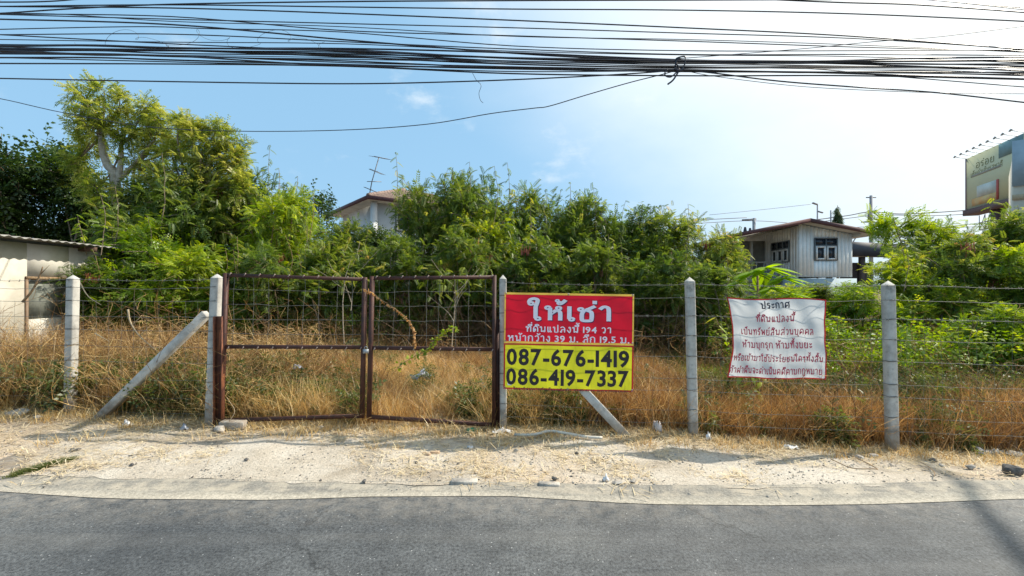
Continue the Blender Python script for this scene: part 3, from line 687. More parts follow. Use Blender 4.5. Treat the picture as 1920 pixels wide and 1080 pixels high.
def window(parent, o, ux, n, w, h, cols, zb, mat, transom=.3, gmat=None, name='window'):
    """glazed window standing 2 cm proud of a wall"""
    o = np.array([*o[:2], 0.]); ux = np.array([*ux, 0.]); n = np.array([*n, 0.]); up = np.array([0,0,1.])
    def bx(m, a0, a1, z0, z1, d0, d1):
        q = [o+ux*a+n*d+up*(zb+z) for z in (z0, z1) for a, d in ((a0,d0),(a1,d0),(a1,d1),(a0,d1))]
        m.hexa(q)
    f = MB(); t_ = .035
    bx(f, 0, t_, 0, h, .0, .075); bx(f, w-t_, w, 0, h, .0, .075); bx(f, t_, w-t_, 0, t_, .0, .074); bx(f, t_, w-t_, h-t_, h, .0, .074)
    if transom: bx(f, t_, w-t_, h*(1-transom)-.03, h*(1-transom)+.03, .0, .073)
    top = h*(1-transom)-.03 if transom else h-t_
    for c_ in range(1, cols): a = t_+(w-2*t_)*c_/cols; bx(f, a-.015, a+.015, t_, h-t_, .0, .072)
    fo = obj(name, f, mat, parent)
    for c_ in range(cols):
        a0 = t_+(w-2*t_)*c_/cols+.024; a1 = t_+(w-2*t_)*(c_+1)/cols-.024
        if transom:
            g = MB(); bx(g, a0, a1, h*(1-transom)+.032, h-t_-.002, .03, .04); obj('transom_pane', g, gmat or DGLASS, fo)
        s_ = MB()
        for q in ((a0,a0+.07,t_+.002,top-.002),(a1-.07,a1,t_+.002,top-.002),(a0+.07,a1-.07,t_+.002,t_+.07),(a0+.07,a1-.07,top-.07,top-.002)): bx(s_, *q, .02, .085)
        obj('sash', s_, SASH, fo)
        g = MB(); bx(g, a0+.07, a1-.07, t_+.07, top-.07, .03, .04); obj('pane', g, gmat or DGLASS, fo)
    return fo
SASH = simple('sash_paint', (.78,.82,.84), .5, nscale=5, bs=0)
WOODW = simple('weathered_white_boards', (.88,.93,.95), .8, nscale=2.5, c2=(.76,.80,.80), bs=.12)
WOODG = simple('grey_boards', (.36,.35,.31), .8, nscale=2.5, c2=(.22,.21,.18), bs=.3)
BLUEW = simple('pale_blue_paint', (.42,.52,.56), .7, nscale=2)
FASC = simple('dark_red_fascia', (.12,.045,.045), .7, nscale=5, c2=(.07,.03,.03), bs=0)
SOFF = simple('soffit_board', (.62,.62,.60), .8, nscale=2)
RMET = simple('weathered_roof_sheet', (.24,.22,.21), .7, nscale=3)
FRM = simple('window_frame_grey', (.16,.19,.21), .6, nscale=3, bs=0)
# --- wooden house on the right
hs = thing('wooden_house', 'pale weathered board house with a low gable roof above the bushes on the right', 'house', (13.0, 20, 0))
def hp(x, y, z=0): return (x-13.0, y-20, z)
Xc = 12.94; Xe = 15.36
def ridge(x): 
    return np.interp(x, [9.5, 13.02, 16.1], [3.78, 4.50, 3.90])
plank_wall(hs, hp(Xc,20), (1,0,0), Xe-Xc, 2.0, lambda a: ridge(Xc+a)-.13, .17, WOODW, (0,-1,0), holes=[(.692,1.728,2.74,3.76)])
plank_wall(hs, hp(Xc,20), (0,1,0), 5.2, 1.95, lambda a: 4.30, .20, WOODW, (-1,0,0), holes=[(.601,1.999,2.72,3.72)])
window(hs, hp(Xc+.69, 20), (1,0), (0,-1), 1.04, 1.02, 2, 2.74, FRM, .34)
window(hs, hp(Xc, 22.0), (0,-1), (-1,0), 1.40, 1.0, 3, 2.72, FRM, .36)
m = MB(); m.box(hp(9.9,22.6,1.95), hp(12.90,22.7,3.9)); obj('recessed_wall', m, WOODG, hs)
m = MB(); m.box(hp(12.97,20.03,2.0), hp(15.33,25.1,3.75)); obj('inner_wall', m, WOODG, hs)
m = MB(); m.box(hp(10.2,22.5,2.2), hp(11.2,22.59,3.4)); obj('doorway', m, DGLASS, hs)
m = MB(); m.box(hp(12.8,19.9,-.1), hp(15.5,25.4,1.93)); obj('ground_storey', m, BLUEW, hs)
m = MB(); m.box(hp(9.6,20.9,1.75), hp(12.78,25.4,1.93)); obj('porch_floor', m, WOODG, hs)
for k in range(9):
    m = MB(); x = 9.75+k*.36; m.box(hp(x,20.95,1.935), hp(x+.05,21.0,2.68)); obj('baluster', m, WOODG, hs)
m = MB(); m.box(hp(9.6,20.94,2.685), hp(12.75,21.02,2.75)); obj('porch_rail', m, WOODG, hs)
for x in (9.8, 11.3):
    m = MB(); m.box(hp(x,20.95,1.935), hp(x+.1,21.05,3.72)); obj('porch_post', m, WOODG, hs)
for (xa, xb, nm) in ((9.45,13.02,'roof_slope'),(13.02,16.12,'roof_slope')):
    za, zb_ = ridge(xa), ridge(xb); m = MB()
    m.hexa([hp(xa,19.35,za-.02), hp(xb,19.35,zb_-.02), hp(xb,26,zb_-.02), hp(xa,26,za-.02), hp(xa,19.35,za+.03), hp(xb,19.35,zb_+.03), hp(xb,26,zb_+.03), hp(xa,26,za+.03)])
    obj(nm, m, RMET, hs)
    m = MB(); m.hexa([hp(xa,19.30,za-.13), hp(xb,19.30,zb_-.13), hp(xb,19.345,zb_-.13), hp(xa,19.345,za-.13), hp(xa,19.30,za+.045), hp(xb,19.30,zb_+.045), hp(xb,19.345,zb_+.045), hp(xa,19.345,za+.045)]); obj('fascia', m, FASC, hs)
    m = MB(); m.hexa([hp(xa,19.36,za-.075), hp(xb,19.36,zb_-.075), hp(xb,25.9,zb_-.075), hp(xa,25.9,za-.075), hp(xa,19.36,za-.03), hp(xb,19.36,zb_-.03), hp(xb,25.9,zb_-.03), hp(xa,25.9,za-.03)]); obj('soffit', m, SOFF, hs)
    for y in (20.05, 22, 24):
        m = MB(); m.hexa([hp(xa+.1,y,za-.19), hp(xb-.05,y,zb_-.19), hp(xb-.05,y+.07,zb_-.19), hp(xa+.1,y+.07,za-.19), hp(xa+.1,y,za-.08), hp(xb-.05,y,zb_-.08), hp(xb-.05,y+.07,zb_-.08), hp(xa+.1,y+.07,za-.08)]); 
        if y > 20.5: obj('rafter', m, SOFF, hs)
m = MB(); m.beam(hp(15.42,19.6,3.86), hp(15.42,25,3.86), .09, .14); obj('purlin', m, SOFF, hs)

# --- dark shed and clutter right of the wooden house
ds = thing('dark_shed', 'dark open-sided shed roof just right of the wooden house', 'shed', (18.5,25,0))
m = MB(); m.hexa([(-1.6,-1,3.35),(2.9,-1,3.15),(2.9,3,3.45),(-1.6,3,3.65),(-1.6,-1,4.1),(2.9,-1,3.85),(2.9,3,4.2),(-1.6,3,4.4)]); obj('roof', m, simple('dark_roof', (.05,.055,.07), .6, nscale=2), ds)
for x in (-1.2, .6, 2.4):
    m = MB(); m.box((x,-.8,-.1), (x+.22,-.58,3.2)); obj('post', m, simple('dark_post', (.09,.06,.05), .8), ds)
m = MB(); m.box((.3,-.5,-.1), (1.4,.4,2.9)); obj('back_partition', m, simple('brown_partition', (.07,.045,.04), .9), ds)

# --- tiled house behind the bushes (corner towards the camera)
th = thing('tiled_house', 'white two-storey house with brown tiled hip roof rising behind the middle bushes', 'house', (-7.16,22,0), math.atan2(2.0,2.53))
WHW = simple('white_render', (.72,.73,.72), .8, nscale=1.2, bs=.1)
TILE = simple('brown_roof_tile', (.26,.18,.14), .8, nscale=4, c2=(.14,.095,.08), bs=.2)
# local axes: x along the right eave, y along the left eave
Lx, Ly, ze = 8.5, 7.0, 6.02
m = MB(); m.box((.75,.75,-.1), (Lx-.75,Ly-.75,ze-.08)); obj('wall', m, WHW, th)
m = MB(); m.box((.0,.0,ze-.07), (Lx,Ly,ze-.03)); obj('soffit', m, SOFF, th)
m = MB(); m.box((-.04,-.04,ze-.10), (Lx+.04,-.001,ze+.10)); obj('fascia', m, FASC, th)
m = MB(); m.box((-.04,.0,ze-.10), (-.001,Ly,ze+.10)); obj('fascia', m, FASC, th)
m = MB(); m.box((.35,.35,-.1), (.62,.62,ze-.08)); obj('corner_pillar', m, WHW, th)
rp = 1.35; hyp = Ly/2
def hipz(a): return ze+.08+a*rp/hyp
for row in range(11):      # tile courses, one part per tile on the face the camera sees
    a0 = row*.32; a1 = a0+.36; z0, z1 = hipz(a0), hipz(a0+.32)
    x = a0+.02
    while x < Lx-a0-.1 and x < 5.2:
        m = MB(); w = .27
        V = []
        for s_, q in enumerate((0,.25,.5,.75,1)):
            hgt = .045*math.sin(q*math.pi)
            V += [(x+q*w, a0, z0+.03+hgt), (x+q*w, a1, z1+.0+hgt)]
        Q = [(2*s_, 2*s_+2, 2*s_+3, 2*s_+1) for s_ in range(4)]
        V += [(x, a0, z0-.0), (x+w, a0, z0-.0)]
        m.add(V, Q, [(8, 10, 11)] if 0 else [(0,10,2),(10,11,4),(2,10,4),(11,6,4),(11,8,6)]); 
        if row < 8: obj('tile', m, TILE, th)
        else: obj('tile', m, TILE, th)
        x += w+.012
m = MB()
pk = hipz(hyp)
for a, b2, c_, d_ in (((0,0),(Lx,0),(Lx-hyp,hyp),(hyp,hyp)), ((Lx,0),(Lx,Ly),(Lx-hyp,hyp),(Lx-hyp,hyp)), ((Lx,Ly),(0,Ly),(hyp,hyp),(Lx-hyp,hyp)), ((0,Ly),(0,0),(hyp,hyp),(hyp,hyp))):
    m.add([(*a, ze+.06), (*b2, ze+.06), (*c_, pk-.02), (*d_, pk-.02)], [(0,1,2,3)])
obj('roof', m, TILE, th)
for k in range(14):   # ridge tiles up the hip
    q0 = k/14; q1 = (k+1.15)/14
    m = MB(); m.tube([(hyp*q0, hyp*q0, hipz(hyp*q0)+.02), (hyp*q1, hyp*q1, hipz(hyp*q1)+.02)], [.10,.12], 6); obj('hip_tile', m, TILE, th)
window(th, (1.75,.75), (1,0), (0,-1), 1.5, 1.2, 2, 4.55, FRM, 0)
an = thing('television_antenna', 'tall leaning rooftop aerial mast with stacked elements beside the tiled roof', 'antenna', (-7.2,22.3,6.1))
ALU = simple('aerial_grey', (.15,.16,.18), .5, .4, bs=0)
m = MB(); m.tube([(0,0,0),(.14,0,.75),(.5,0,2.0)], .025, 5); obj('mast', m, ALU, an)
def yagi(z, x, ang, L, n, w):
    m = MB(); c_, s_ = math.cos(ang), math.sin(ang)
    m.beam((x-c_*L/2, -s_*L/2, z-.03), (x+c_*L/2, s_*L/2, z+.05), .03, .03)
    for k in range(n):
        u = -.5+k/(n-1); p = np.array([x+c_*L*u, s_*L*u, z+.08*u]); ww = w*(1-.25*k/n)
        m.tube([p-np.array([-s_,c_,0.25])*ww/2, p+np.array([-s_,c_,0.25])*ww/2], .009, 4)
    obj('aerial_element', m, ALU, an)
yagi(1.95, .62, 1.0, .9, 6, .8); yagi(1.25, .38, 2.2, .35, 3, .8); yagi(.75, .26, .6, .7, 2, .15); yagi(.35, .08, 2.3, .3, 3, .75)

# --- plastered shed at the left edge
SHW = simple('cream_render', (.68,.65,.58), .85, nscale=1.6, c2=(.50,.465,.385), bs=.25)
sh = thing('plastered_shed', 'cream plastered shed with a corrugated roof at the left edge', 'shed', (-9.2,8,0))
def sp_(s, off=0.):   # along the wall, s metres from y=4.5, off = towards the lot
    y = 4.5+s; x = -8.95-.065*s; return (x+9.2+off, y-8)
LW = 7.2
def wallbox(s0, s1, z0, z1, nm='wall', mat=SHW, off0=-.12, off1=0.):
    m = MB(); a = sp_(s0, off0); b2 = sp_(s1, off0); c_ = sp_(s1, off1); d_ = sp_(s0, off1)
    m.hexa([(*a,z0),(*d_,z0),(*c_,z0),(*b2,z0),(*a,z1),(*d_,z1),(*c_,z1),(*b2,z1)][0:8]); return obj(nm, m, mat, sh)
wallbox(0, 3.9, -.1, 2.35); wallbox(4.75, LW, -.1, 2.349); wallbox(3.903, 4.747, 1.72, 2.35); wallbox(3.903, 4.747, -.1, .9)
wallbox(3.9, 4.75, .9, 1.72, 'opening', simple('dusty_shutter', (.24,.25,.21), .8, nscale=5, c2=(.12,.13,.11)), -.11, -.05)
wallbox(3.86, 4.79, 1.66, 1.72, 'lintel', TWIG, .002, .03)
wallbox(4.85, 5.02, -.1, 1.70, 'timber_post', simple('brown_timber', (.26,.15,.09), .8, nscale=5), .003, .13)
wallbox(3.86, 3.90, -.1, 1.72, 'timber_jamb', simple('brown_timber2', (.3,.2,.13), .8, nscale=5), .003, .03)
ROOFG = simple('asbestos_sheet', (.34,.33,.30), .9, nscale=6, c2=(.2,.19,.18), bs=.4)
nsh = 9
for k in range(nsh):     # corrugated sheets, each lapped on the next
    s0 = -.2+k*.86; s1 = s0+.9; n = 25; V = []
    for q in range(n):
        u = q/(n-1); s = lerp(s0, s1, u); a = sp_(s, .36); b2 = sp_(s, -2.6); zz = .015*math.sin(s*2*math.pi/.178)+.006*(k % 2)
        V += [(*a, 2.41+zz), (*b2, 2.56+zz)]
    for q in range(n):
        a = V[2*q]; b2 = V[2*q+1]; V += [(a[0],a[1],a[2]-.012), (b2[0],b2[1],b2[2]-.012)]
    Q = [(2*q,2*q+2,2*q+3,2*q+1) for q in range(n-1)]+[(2*n+2*q,2*n+2*q+1,2*n+2*q+3,2*n+2*q+2) for q in range(n-1)]+[(2*q,2*n+2*q,2*n+2*q+2,2*q+2) for q in range(n-1)]
    link('roof_sheet', nmesh('roof_sheet', V, np.array(Q)), ROOFG, sh)
for s in (.7, 2.9, 5.0, 6.8):
    m = MB(); a = sp_(s, -.1); b2 = sp_(s, .33); m.beam((*a, 2.345), (*b2, 2.325), .09, .10); obj('rafter', m, simple('rafter_dark', (.12,.07,.05), .9), sh)

# --- billboard and building on the right
bb = thing('billboard', 'large yellow-green roadside billboard with floodlights at the right edge', 'billboard')
BD = 1.5
L0 = np.array([30.8*BD, 30*BD]); Rr = np.array([28.9*BD, 25*BD]); dv = (Rr-L0)/np.linalg.norm(Rr-L0); Wd = np.linalg.norm(Rr-L0)*1.6
nb_ = np.array([-dv[1]*-1, -dv[0]]) ; nb_ = np.array([dv[1], -dv[0]]); 
if nb_ @ (-L0) < 0: nb_ = -nb_
zt, zb2 = 1.5+242/830*45, 1.5+145/830*45
def bq(s, z, off): p = L0+dv*s+nb_*off; return (p[0], p[1], z)
def bpanel(s0, s1, z0, z1, o0, o1, mat, nm):
    m = MB(); m.hexa([bq(s0,z0,o0), bq(s1,z0,o0), bq(s1,z0,o1), bq(s0,z0,o1), bq(s0,z1,o0), bq(s1,z1,o0), bq(s1,z1,o1), bq(s0,z1,o1)]); return obj(nm, m, mat, bb)
BOL = simple('billboard_print', (.56,.56,.34), .7, nscale=.25, c2=(.48,.50,.33), bs=0)
bpanel(0, Wd, zb2, zt, -.5, 0, BOL, 'panel')
bpanel(-.12, -.002, zb2-.1, zt+.05, -.6, .05, simple('purple_edge', (.25,.16,.20), .7, bs=0), 'edge_strip')
bpanel(0, Wd, zb2-.55, zb2-.004, -.9, .3, simple('brown_gantry', (.12,.07,.07), .8, bs=0), 'catwalk')
TEALM = simple('teal_print', (.16,.30,.33), .7, bs=0, nscale=.5); ORM = simple('orange_print', (.62,.30,.08), .7, bs=0, nscale=1.2, c2=(.60,.45,.20)); PWM = simple('pale_print', (.62,.66,.60), .7, bs=0, nscale=1)
bpanel(4.9, 8, zt-1.3, zt-.02, .004, .02, TEALM, 'teal_corner')
bpanel(1.7, 4.6, zb2+1.0, zb2+2.1, .004, .02, PWM, 'printed_box')
bpanel(.9, 4.6, zb2+.25, zb2+.98, .004, .02, ORM, 'printed_food')
bpanel(4.62, 4.9, zb2+.25, zb2+2.1, .004, .05, simple('red_print', (.45,.08,.06), .7, bs=0), 'box_side')
bpanel(.9, 5.2, zb2+3.15, zb2+3.36, .004, .02, simple('grey_print', (.34,.32,.26), .7, bs=0), 'strap_line')
GR2 = simple('olive_lettering', (.24,.25,.12), .7, bs=0)
for (s, a0, a1, z, h) in (('อร่อย', 1.5, 4.3, zt-1.35, .5), ('เต็มคำเต็มรสชาติ', .7, 5.4, zt-2.1, .42)):
    s = s.replace('ํา', 'ำ')
    V, T, w = text_line(s, sw=.16)
    pp = np.array([bq(a0+x/w*(a1-a0), z+y*h, .006+l*.0005) for x, y, l, _w in V]); link('lettering', nmesh('lettering', pp, T), GR2, bb)
for k in range(9):
    s = .2+k*1.02; m = MB(); m.tube([bq(s,zt-.05,0), bq(s,zt+.25,1.0)], .035, 4)
    m.beam(bq(s-.16,zt+.22,1.0), bq(s+.16,zt+.3,1.03), .12, .10); obj('floodlight', m, GALV, bb)
for s in (3.9, 6.5):
    m = MB(); m.tube([bq(s,-.1,-.5), bq(s,zb2,-.5)], .55, 10); obj('support_column', m, simple('support_brown', (.10,.06,.06), .8, bs=0), bb)
m = MB()
for k in range(7):
    m.tube([bq(k*.9,zb2-2.0,-1), bq(k*.9,zb2-.55,-1)], .05, 4)
    if k < 6: m.tube([bq(k*.9,zb2-2.0,-1), bq(k*.9+.9,zb2-.55,-1)], .04, 4)
for z in (zb2-2, zb2-1.3): m.tube([bq(0,z,-1), bq(6,z,-1)], .06, 4)
obj('lattice', m, GALV, bb)

bl = thing('beige_building', 'beige rendered building with a pale blue sign board cut off by the right edge', 'building', (27.2,24,0), R(-47))
m = MB(); m.box((0,0,-.1), (9,8,8.9)); obj('wall', m, simple('beige_render', (.60,.56,.46), .85, nscale=1, c2=(.5,.46,.37), bs=.1), bl)
m = MB(); m.box((-.06,-.08,7.0), (4,-.003,9.45)); obj('sign_board', m, simple('pale_blue_board', (.34,.46,.54), .6, nscale=1, bs=0), bl)
m = MB(); m.box((-.06,-.05,6.25), (9,-.003,6.55)); obj('string_course', m, simple('tan_band', (.5,.40,.26), .8, bs=0), bl)
for k in range(3):
    window(bl, (1.2+k*2.4,0), (1,0), (0,-1), 1.3, 1.4, 2, 3.2, FRM, .3)

# --- distant poles
PGR = simple('distant_pole', (.34,.33,.34), .8, bs=0)
pl = thing('utility_pole', 'tall concrete utility pole with cross bars behind the wooden house roof', 'utility pole', (36.5,45,0))
m = MB(); m.tube([(0,0,-.1),(0,0,10.9)], [.22,.13], 8); obj('pole', m, PGR, pl)
for z, w in ((10.7,.5),(8.2,1.0),(5.9,1.8)):
    m = MB(); m.beam((-w,0,z), (w,0,z), .09, .1); obj('crossarm', m, PGR, pl)
m = MB(); m.tube([(-.15,0,9.4),(-.15,0,8.4)], .16, 8); obj('transformer_drum', m, PGR, pl)
m = MB(); a_ = np.linspace(0, np.pi, 12); m.tube(np.stack([np.cos(a_)*2, a_*0-.2, 5.9+np.sin(a_)*1.3],1), .05, 5); obj('cable_loop', m, CABLE, pl)
lp = thing('street_lamp', 'thin grey street lamp pole above the ridge of the wooden house', 'street lamp', (31.05,45,0))
m = MB(); m.tube([(0,0,-.1),(0,0,10.0)], [.11,.07], 6); obj('pole', m, PGR, lp)
m = MB(); m.beam((-.05,0,10.0), (-.5,0,10.15), .2, .12); obj('lamp_head', m, PGR, lp)
m = MB(); m.beam((.0,0,9.3), (.55,0,9.15), .15, .12); obj('lamp_head', m, PGR, lp)
sp2 = thing('thin_pole', 'thin bare pole between the street lamp and the pointed conifer tip', 'pole', (32.4,45,0))
m = MB(); m.tube([(0,0,-.1),(0,0,9.4)], .07, 5); obj('pole', m, PGR, sp2)
ip = thing('insulator_pole', 'short dark power pole top with insulators left of the wooden house roof', 'utility pole', (24.6,45,0))
m = MB(); m.tube([(0,0,-.1),(0,0,8.6)], .17, 6); obj('pole', m, PGR, ip)
m = MB(); m.beam((-1.2,0,8.4), (.2,0,8.5), .14, .16); obj('crossarm', m, PGR, ip)
for x, z in ((-.9,6.9),(-.4,6.8),(-1.3,6.4)):
    m = MB(); m.tube([(x,0,z-.1),(x,0,z+.35),(x,0,z+.8)], [.10,.2,.10], 6); m.beam((x,0,z), (0,0,z), .08, .08); obj('insulator', m, CABLE, ip)
def far_line(pts, r, label, d=45):
    m = MB(); q = [P(x, y, d) for x, y in pts]; q = smooth_pts(q, 6); m.tube(q, r, 4)
    tag(obj('power_line', m, PGR), label, 'power line', 'thin distant lines behind the wooden house')
far_line([(1200,424),(1320,418),(1410,414),(1500,420),(1700,440)], .03, 'thin distant line passing the insulator pole')
far_line([(1180,420),(1300,413),(1400,408)], .035, 'thin distant line ending left of the insulator pole')
far_line([(1330,403),(1430,393),(1520,383)], .02, 'faint distant line rising to the street lamp')
far_line([(1530,412),(1590,404),(1634,397),(1700,401),(1850,392),(1930,388)], .05, 'thick distant line crossing the utility pole high up')
far_line([(1536,416),(1600,408),(1650,403),(1760,404),(1900,396)], .035, 'distant line just below the thick one at the utility pole')
far_line([(1580,428),(1640,425),(1800,426),(1930,420)], .035, 'lowest distant line at the foot of the utility pole top')

# ------------------------------------------------------------------ overhead cables
CD = 6.9
_h = lambda *a: a
cb = [ # (points in photo pixels, radius px, depth, label or None)
 ([(-60,4),(80,3),(170,-4),(300,-16)], 1.5, 0, 'thick black cable leaving the frame at the top left corner'),
 ([(-60,26),(0,25),(140,16),(320,8),(640,3),(960,1),(1280,0),(1560,-1)], 1.6, 0, 'black cable running just under the top edge of the sky'),
 ([(-60,8),(0,12),(320,15),(640,25),(960,38),(1280,52),(1600,68),(1920,93),(2000,99)], 1.5, .1, None),
 ([(-60,12),(0,12),(320,9),(640,13),(960,17),(1280,19),(1600,26),(1920,40),(2000,46)], 1.4, .05, None),
 ([(-60,25),(0,27),(320,36),(640,44),(960,52),(1280,62),(1600,72),(1920,92),(2000,98)], 1.2, .2, None),
 ([(-60,25),(0,26),(320,31),(640,57),(960,67),(1280,77),(1600,88),(1920,96),(2000,97)], 1.2, .3, None),
 ([(-60,35),(0,36),(320,46),(640,74),(860,92),(1060,106),(1280,114),(1600,120),(1920,133),(2000,137)], 1.7, .1, None),
 ([(-60,57),(0,55),(260,50),(400,54),(640,60),(960,86),(1280,95),(1600,95),(2000,93)], 1.1, .25, None),
 ([(-60,64),(0,65),(320,64),(640,78),(960,92),(1280,102),(1600,102),(1920,104),(2000,104)], 1.2, .15, None),
 ([(-60,62),(0,65),(320,82),(640,96),(960,108),(1280,118),(1600,124),(1920,126),(2000,127)], 1.3, .0, None),
 ([(-60,74),(0,74),(320,79),(640,82),(960,96),(1280,103),(1600,106),(1920,118),(2000,121)], 1.0, .3, None),
 ([(-60,26),(100,26),(320,40),(640,50),(960,68),(1280,74),(1600,84),(1920,98),(2000,102)], .9, .35, None),
]
rg2 = np.random.default_rng(21)
bund_l = [84,87,90,93,96,99,100,101,108,85,91,97,88,95]
bund_m = [91,95,98,101,104,108,111,114,121,93,106,117,103,123]
bund_k = [112,114,116,113,119,122,125,130,134,117,127,132,124,131]
bund_r = [108,112,116,120,124,128,132,138,148,114,126,142,130,136]
for a, b2, c_, d_ in zip(bund_l, bund_m, bund_k, bund_r):
    w_ = rg2.normal(size=5)*2.6
    cb.append(([(-60,a-1),(0,a),(180,lerp(a,b2,.15)+w_[0]),(330,lerp(a,b2,.4)+w_[1]),(640,b2),(960,lerp(b2,c_,.6)+w_[2]),(1272,c_),(1500,lerp(c_,d_,.3)+w_[3]),(1720,lerp(c_,d_,.7)+w_[4]),(1920,d_),(2000,d_+2)], rg2.uniform(.9,1.9), rg2.uniform(-.1,.25), 'BUNDLE'))
cb += [
 ([(-60,118),(0,119),(320,120),(640,124),(960,138),(1280,142),(1600,142),(1920,149),(2000,151)], 1.6, .1, 'black cable running along the underside of the bundle'),
 ([(-60,107),(0,108),(320,116),(640,124),(960,134),(1272,133),(1600,136),(1920,140),(2000,142)], 1.2, .0, None),
 ([(-60,146),(0,147),(320,153),(640,157),(860,153),(1060,145),(1200,137),(1272,131)], 1.5, 0., 'lowest black cable on the left, climbing into the knot'),
 ([(1272,131),(1330,136),(1460,152),(1600,163),(1760,174),(1920,192),(2000,200)], 1.6, 0., 'black cable dropping from the knot to the right edge'),
 ([(1272,130),(1340,143),(1480,160),(1600,168),(1760,174),(1920,176),(2000,176)], .7, .1, 'thin grey line sagging right of the knot'),
 ([(1272,128),(1500,128),(1640,140),(1760,150),(1920,163),(2000,168)], 1.1, .1, 'cable splitting off below the bundle at the right'),
 ([(1272,110),(1400,100),(1520,90),(1640,78),(1760,69),(1920,49),(2000,40)], .8, .2, 'thin line rising from the knot towards the top right'),
 ([(1340,-6),(1560,4),(1720,9),(1920,23),(2000,30)], 1.6, .1, 'thick cable entering at the top right corner'),
 ([(1660,-8),(1760,1),(1920,15),(2000,22)], 1.1, .2, 'cable grazing the top right corner'),
 ([(1700,-4),(1800,5),(1920,18),(2000,26)], 1.0, .15, 'second cable grazing the top right corner, just below the first'),
]
_ord = ['top','second','third','fourth','fifth','sixth','seventh','eighth','ninth','tenth','eleventh','twelfth','thirteenth','fourteenth']
_mid = sorted(float(np.interp(960, [p_[0] for p_ in c_[0]], [p_[1] for p_ in c_[0]])) for c_ in cb if c_[3] is None)
for pts, r_, dd, lab in cb:
    d = CD+dd
    q = smooth_pts([P(x, y, d) for x, y in pts], 7)
    # carry the ends on beyond the frame
    def ext(a, b2): v = (a-b2)/np.linalg.norm(a-b2); return a+v*np.array([7, 0, 7])+[0,0,.25]
    q = np.vstack([ext(q[0], q[5]) if pts[0][0] < 0 else q[:1], q, ext(q[-1], q[-6]) if pts[-1][0] > 1920 else q[-1:]])
    q = np.unique(q.round(6), axis=0) if False else q
    keep = [0]+[i for i in range(1, len(q)) if np.linalg.norm(q[i]-q[i-1]) > 1e-5]; q = q[keep]
    m = MB(); m.tube(q, r_*.78/F*d, 6)
    if lab == 'BUNDLE':
        rk = sorted(bund_r).index(pts[-2][1])
        tag(obj('overhead_cable', m, CABLE, smooth=True), 'black bundle cable, %s of the bundle from the top at the right edge' % (_ord[rk] if rk else 'first'), 'cable', 'cables of the thick overhead bundle')
    elif lab is None:
        y0 = float(np.interp(960, [p_[0] for p_ in pts], [p_[1] for p_ in pts])); kk_ = _mid.index(y0)
        tag(obj('overhead_cable', m, CABLE, smooth=True), ('thin loose black cable, %s from the top where it passes over the gate' % _ord[kk_]) if kk_ else 'thin loose black cable, topmost of the loose ones over the gate', 'cable', 'loose cables above the bundle')
    else: tag(obj('overhead_cable', m, CABLE, smooth=True), lab, 'cable', 'overhead cables')
# service line sagging behind
m = MB(); pts = smooth_pts([P(x, y, d) for x, y, d in ((-80,175,9),(0,185,9),(122,212,9),(280,238,9),(445,246,8.7),(640,244,8.4),(800,233,8.1),(920,213,7.8),(1000,203,7.6),(1030,199,7.5),(1100,178,7.3),(1180,155,7.1),(1240,140,7.0),(1272,131,6.95))], 6)
m.tube(pts, .008, 5); tag(obj('service_line', m, CABLE), 'thin grey wire sagging low from the knot to the left edge', 'cable')
# knot
kt = thing('cable_knot', 'tangled tie of wire knotted round the cable bundle', 'cable knot', tuple(P(1272,130,6.8)))
k0 = P(1272,130,6.8)
def kp(l, dy=0): return smooth_pts([P(x,y,6.8+dy)-k0 for x,y in l], 6)
m = MB(); m.tube(kp([(1275,131),(1268,118),(1268,110),(1280,106),(1285,108),(1284,120),(1278,131)]), .011, 5); obj('wire_loop', m, CABLE, kt)
m = MB(); m.tube(kp([(1274,130),(1266,126),(1270,112),(1276,110)]), .013, 5); obj('wire_loop', m, CABLE, kt)
m = MB(); m.tube(kp([(1270,134),(1258,144),(1248,142),(1247,135),(1252,131)]), .011, 5); obj('wire_loop', m, CABLE, kt)
m = MB(); m.tube(kp([(1274,130),(1270,138),(1262,150),(1252,158)]), .014, 5); obj('loose_end', m, CABLE, kt)
m = MB(); m.tube(kp([(1264,129),(1274,133),(1282,130)]), .022, 7); obj('wrapping', m, CABLE, kt)
for px, lab, pts in ((890,'loose curl of thin wire hanging below the bundle near the small cloud', [(886,137),(893,150),(902,160),(898,175),(901,188),(906,193)]),):
    m = MB(); m.tube(smooth_pts([P(x,y,6.8) for x,y in pts], 6), .0035, 4); tag(obj('loose_wire', m, CABLE), lab, 'wire')
# coils of thin drop wire along the upper left
m = MB(); xx = np.linspace(150, 620, 160); yy = 75+12*np.sin(xx*.045)+10*np.cos(xx*.11)*np.sin(xx*.02)
m.tube([P(x+14*math.sin(x*.11), y, 7.2) for x, y in zip(xx, yy)], .0028, 3); tag(obj('curly_wire', m, WIRE), 'faint curly thin wire wound above the bundle at the left', 'wire')
# unseen cable added right of the frame to cast the soft shadow on the asphalt
m = MB(); a = np.array([3.16+.50*1.9,3.07+.80*1.9,.0])+np.array(SUN)/SUN.z*9.0; dv_ = np.array([-.50,-.80,0])
q = [a+dv_*t_+[0,0,-.1*(1-(t_/6)**2)] for t_ in np.linspace(-4, 9, 16)]
m.tube(q, .05, 8); tag(obj('added_shadow_cable', m, CABLE), 'unseen cable added beyond the right edge to cast a shadow on the road', 'cable')

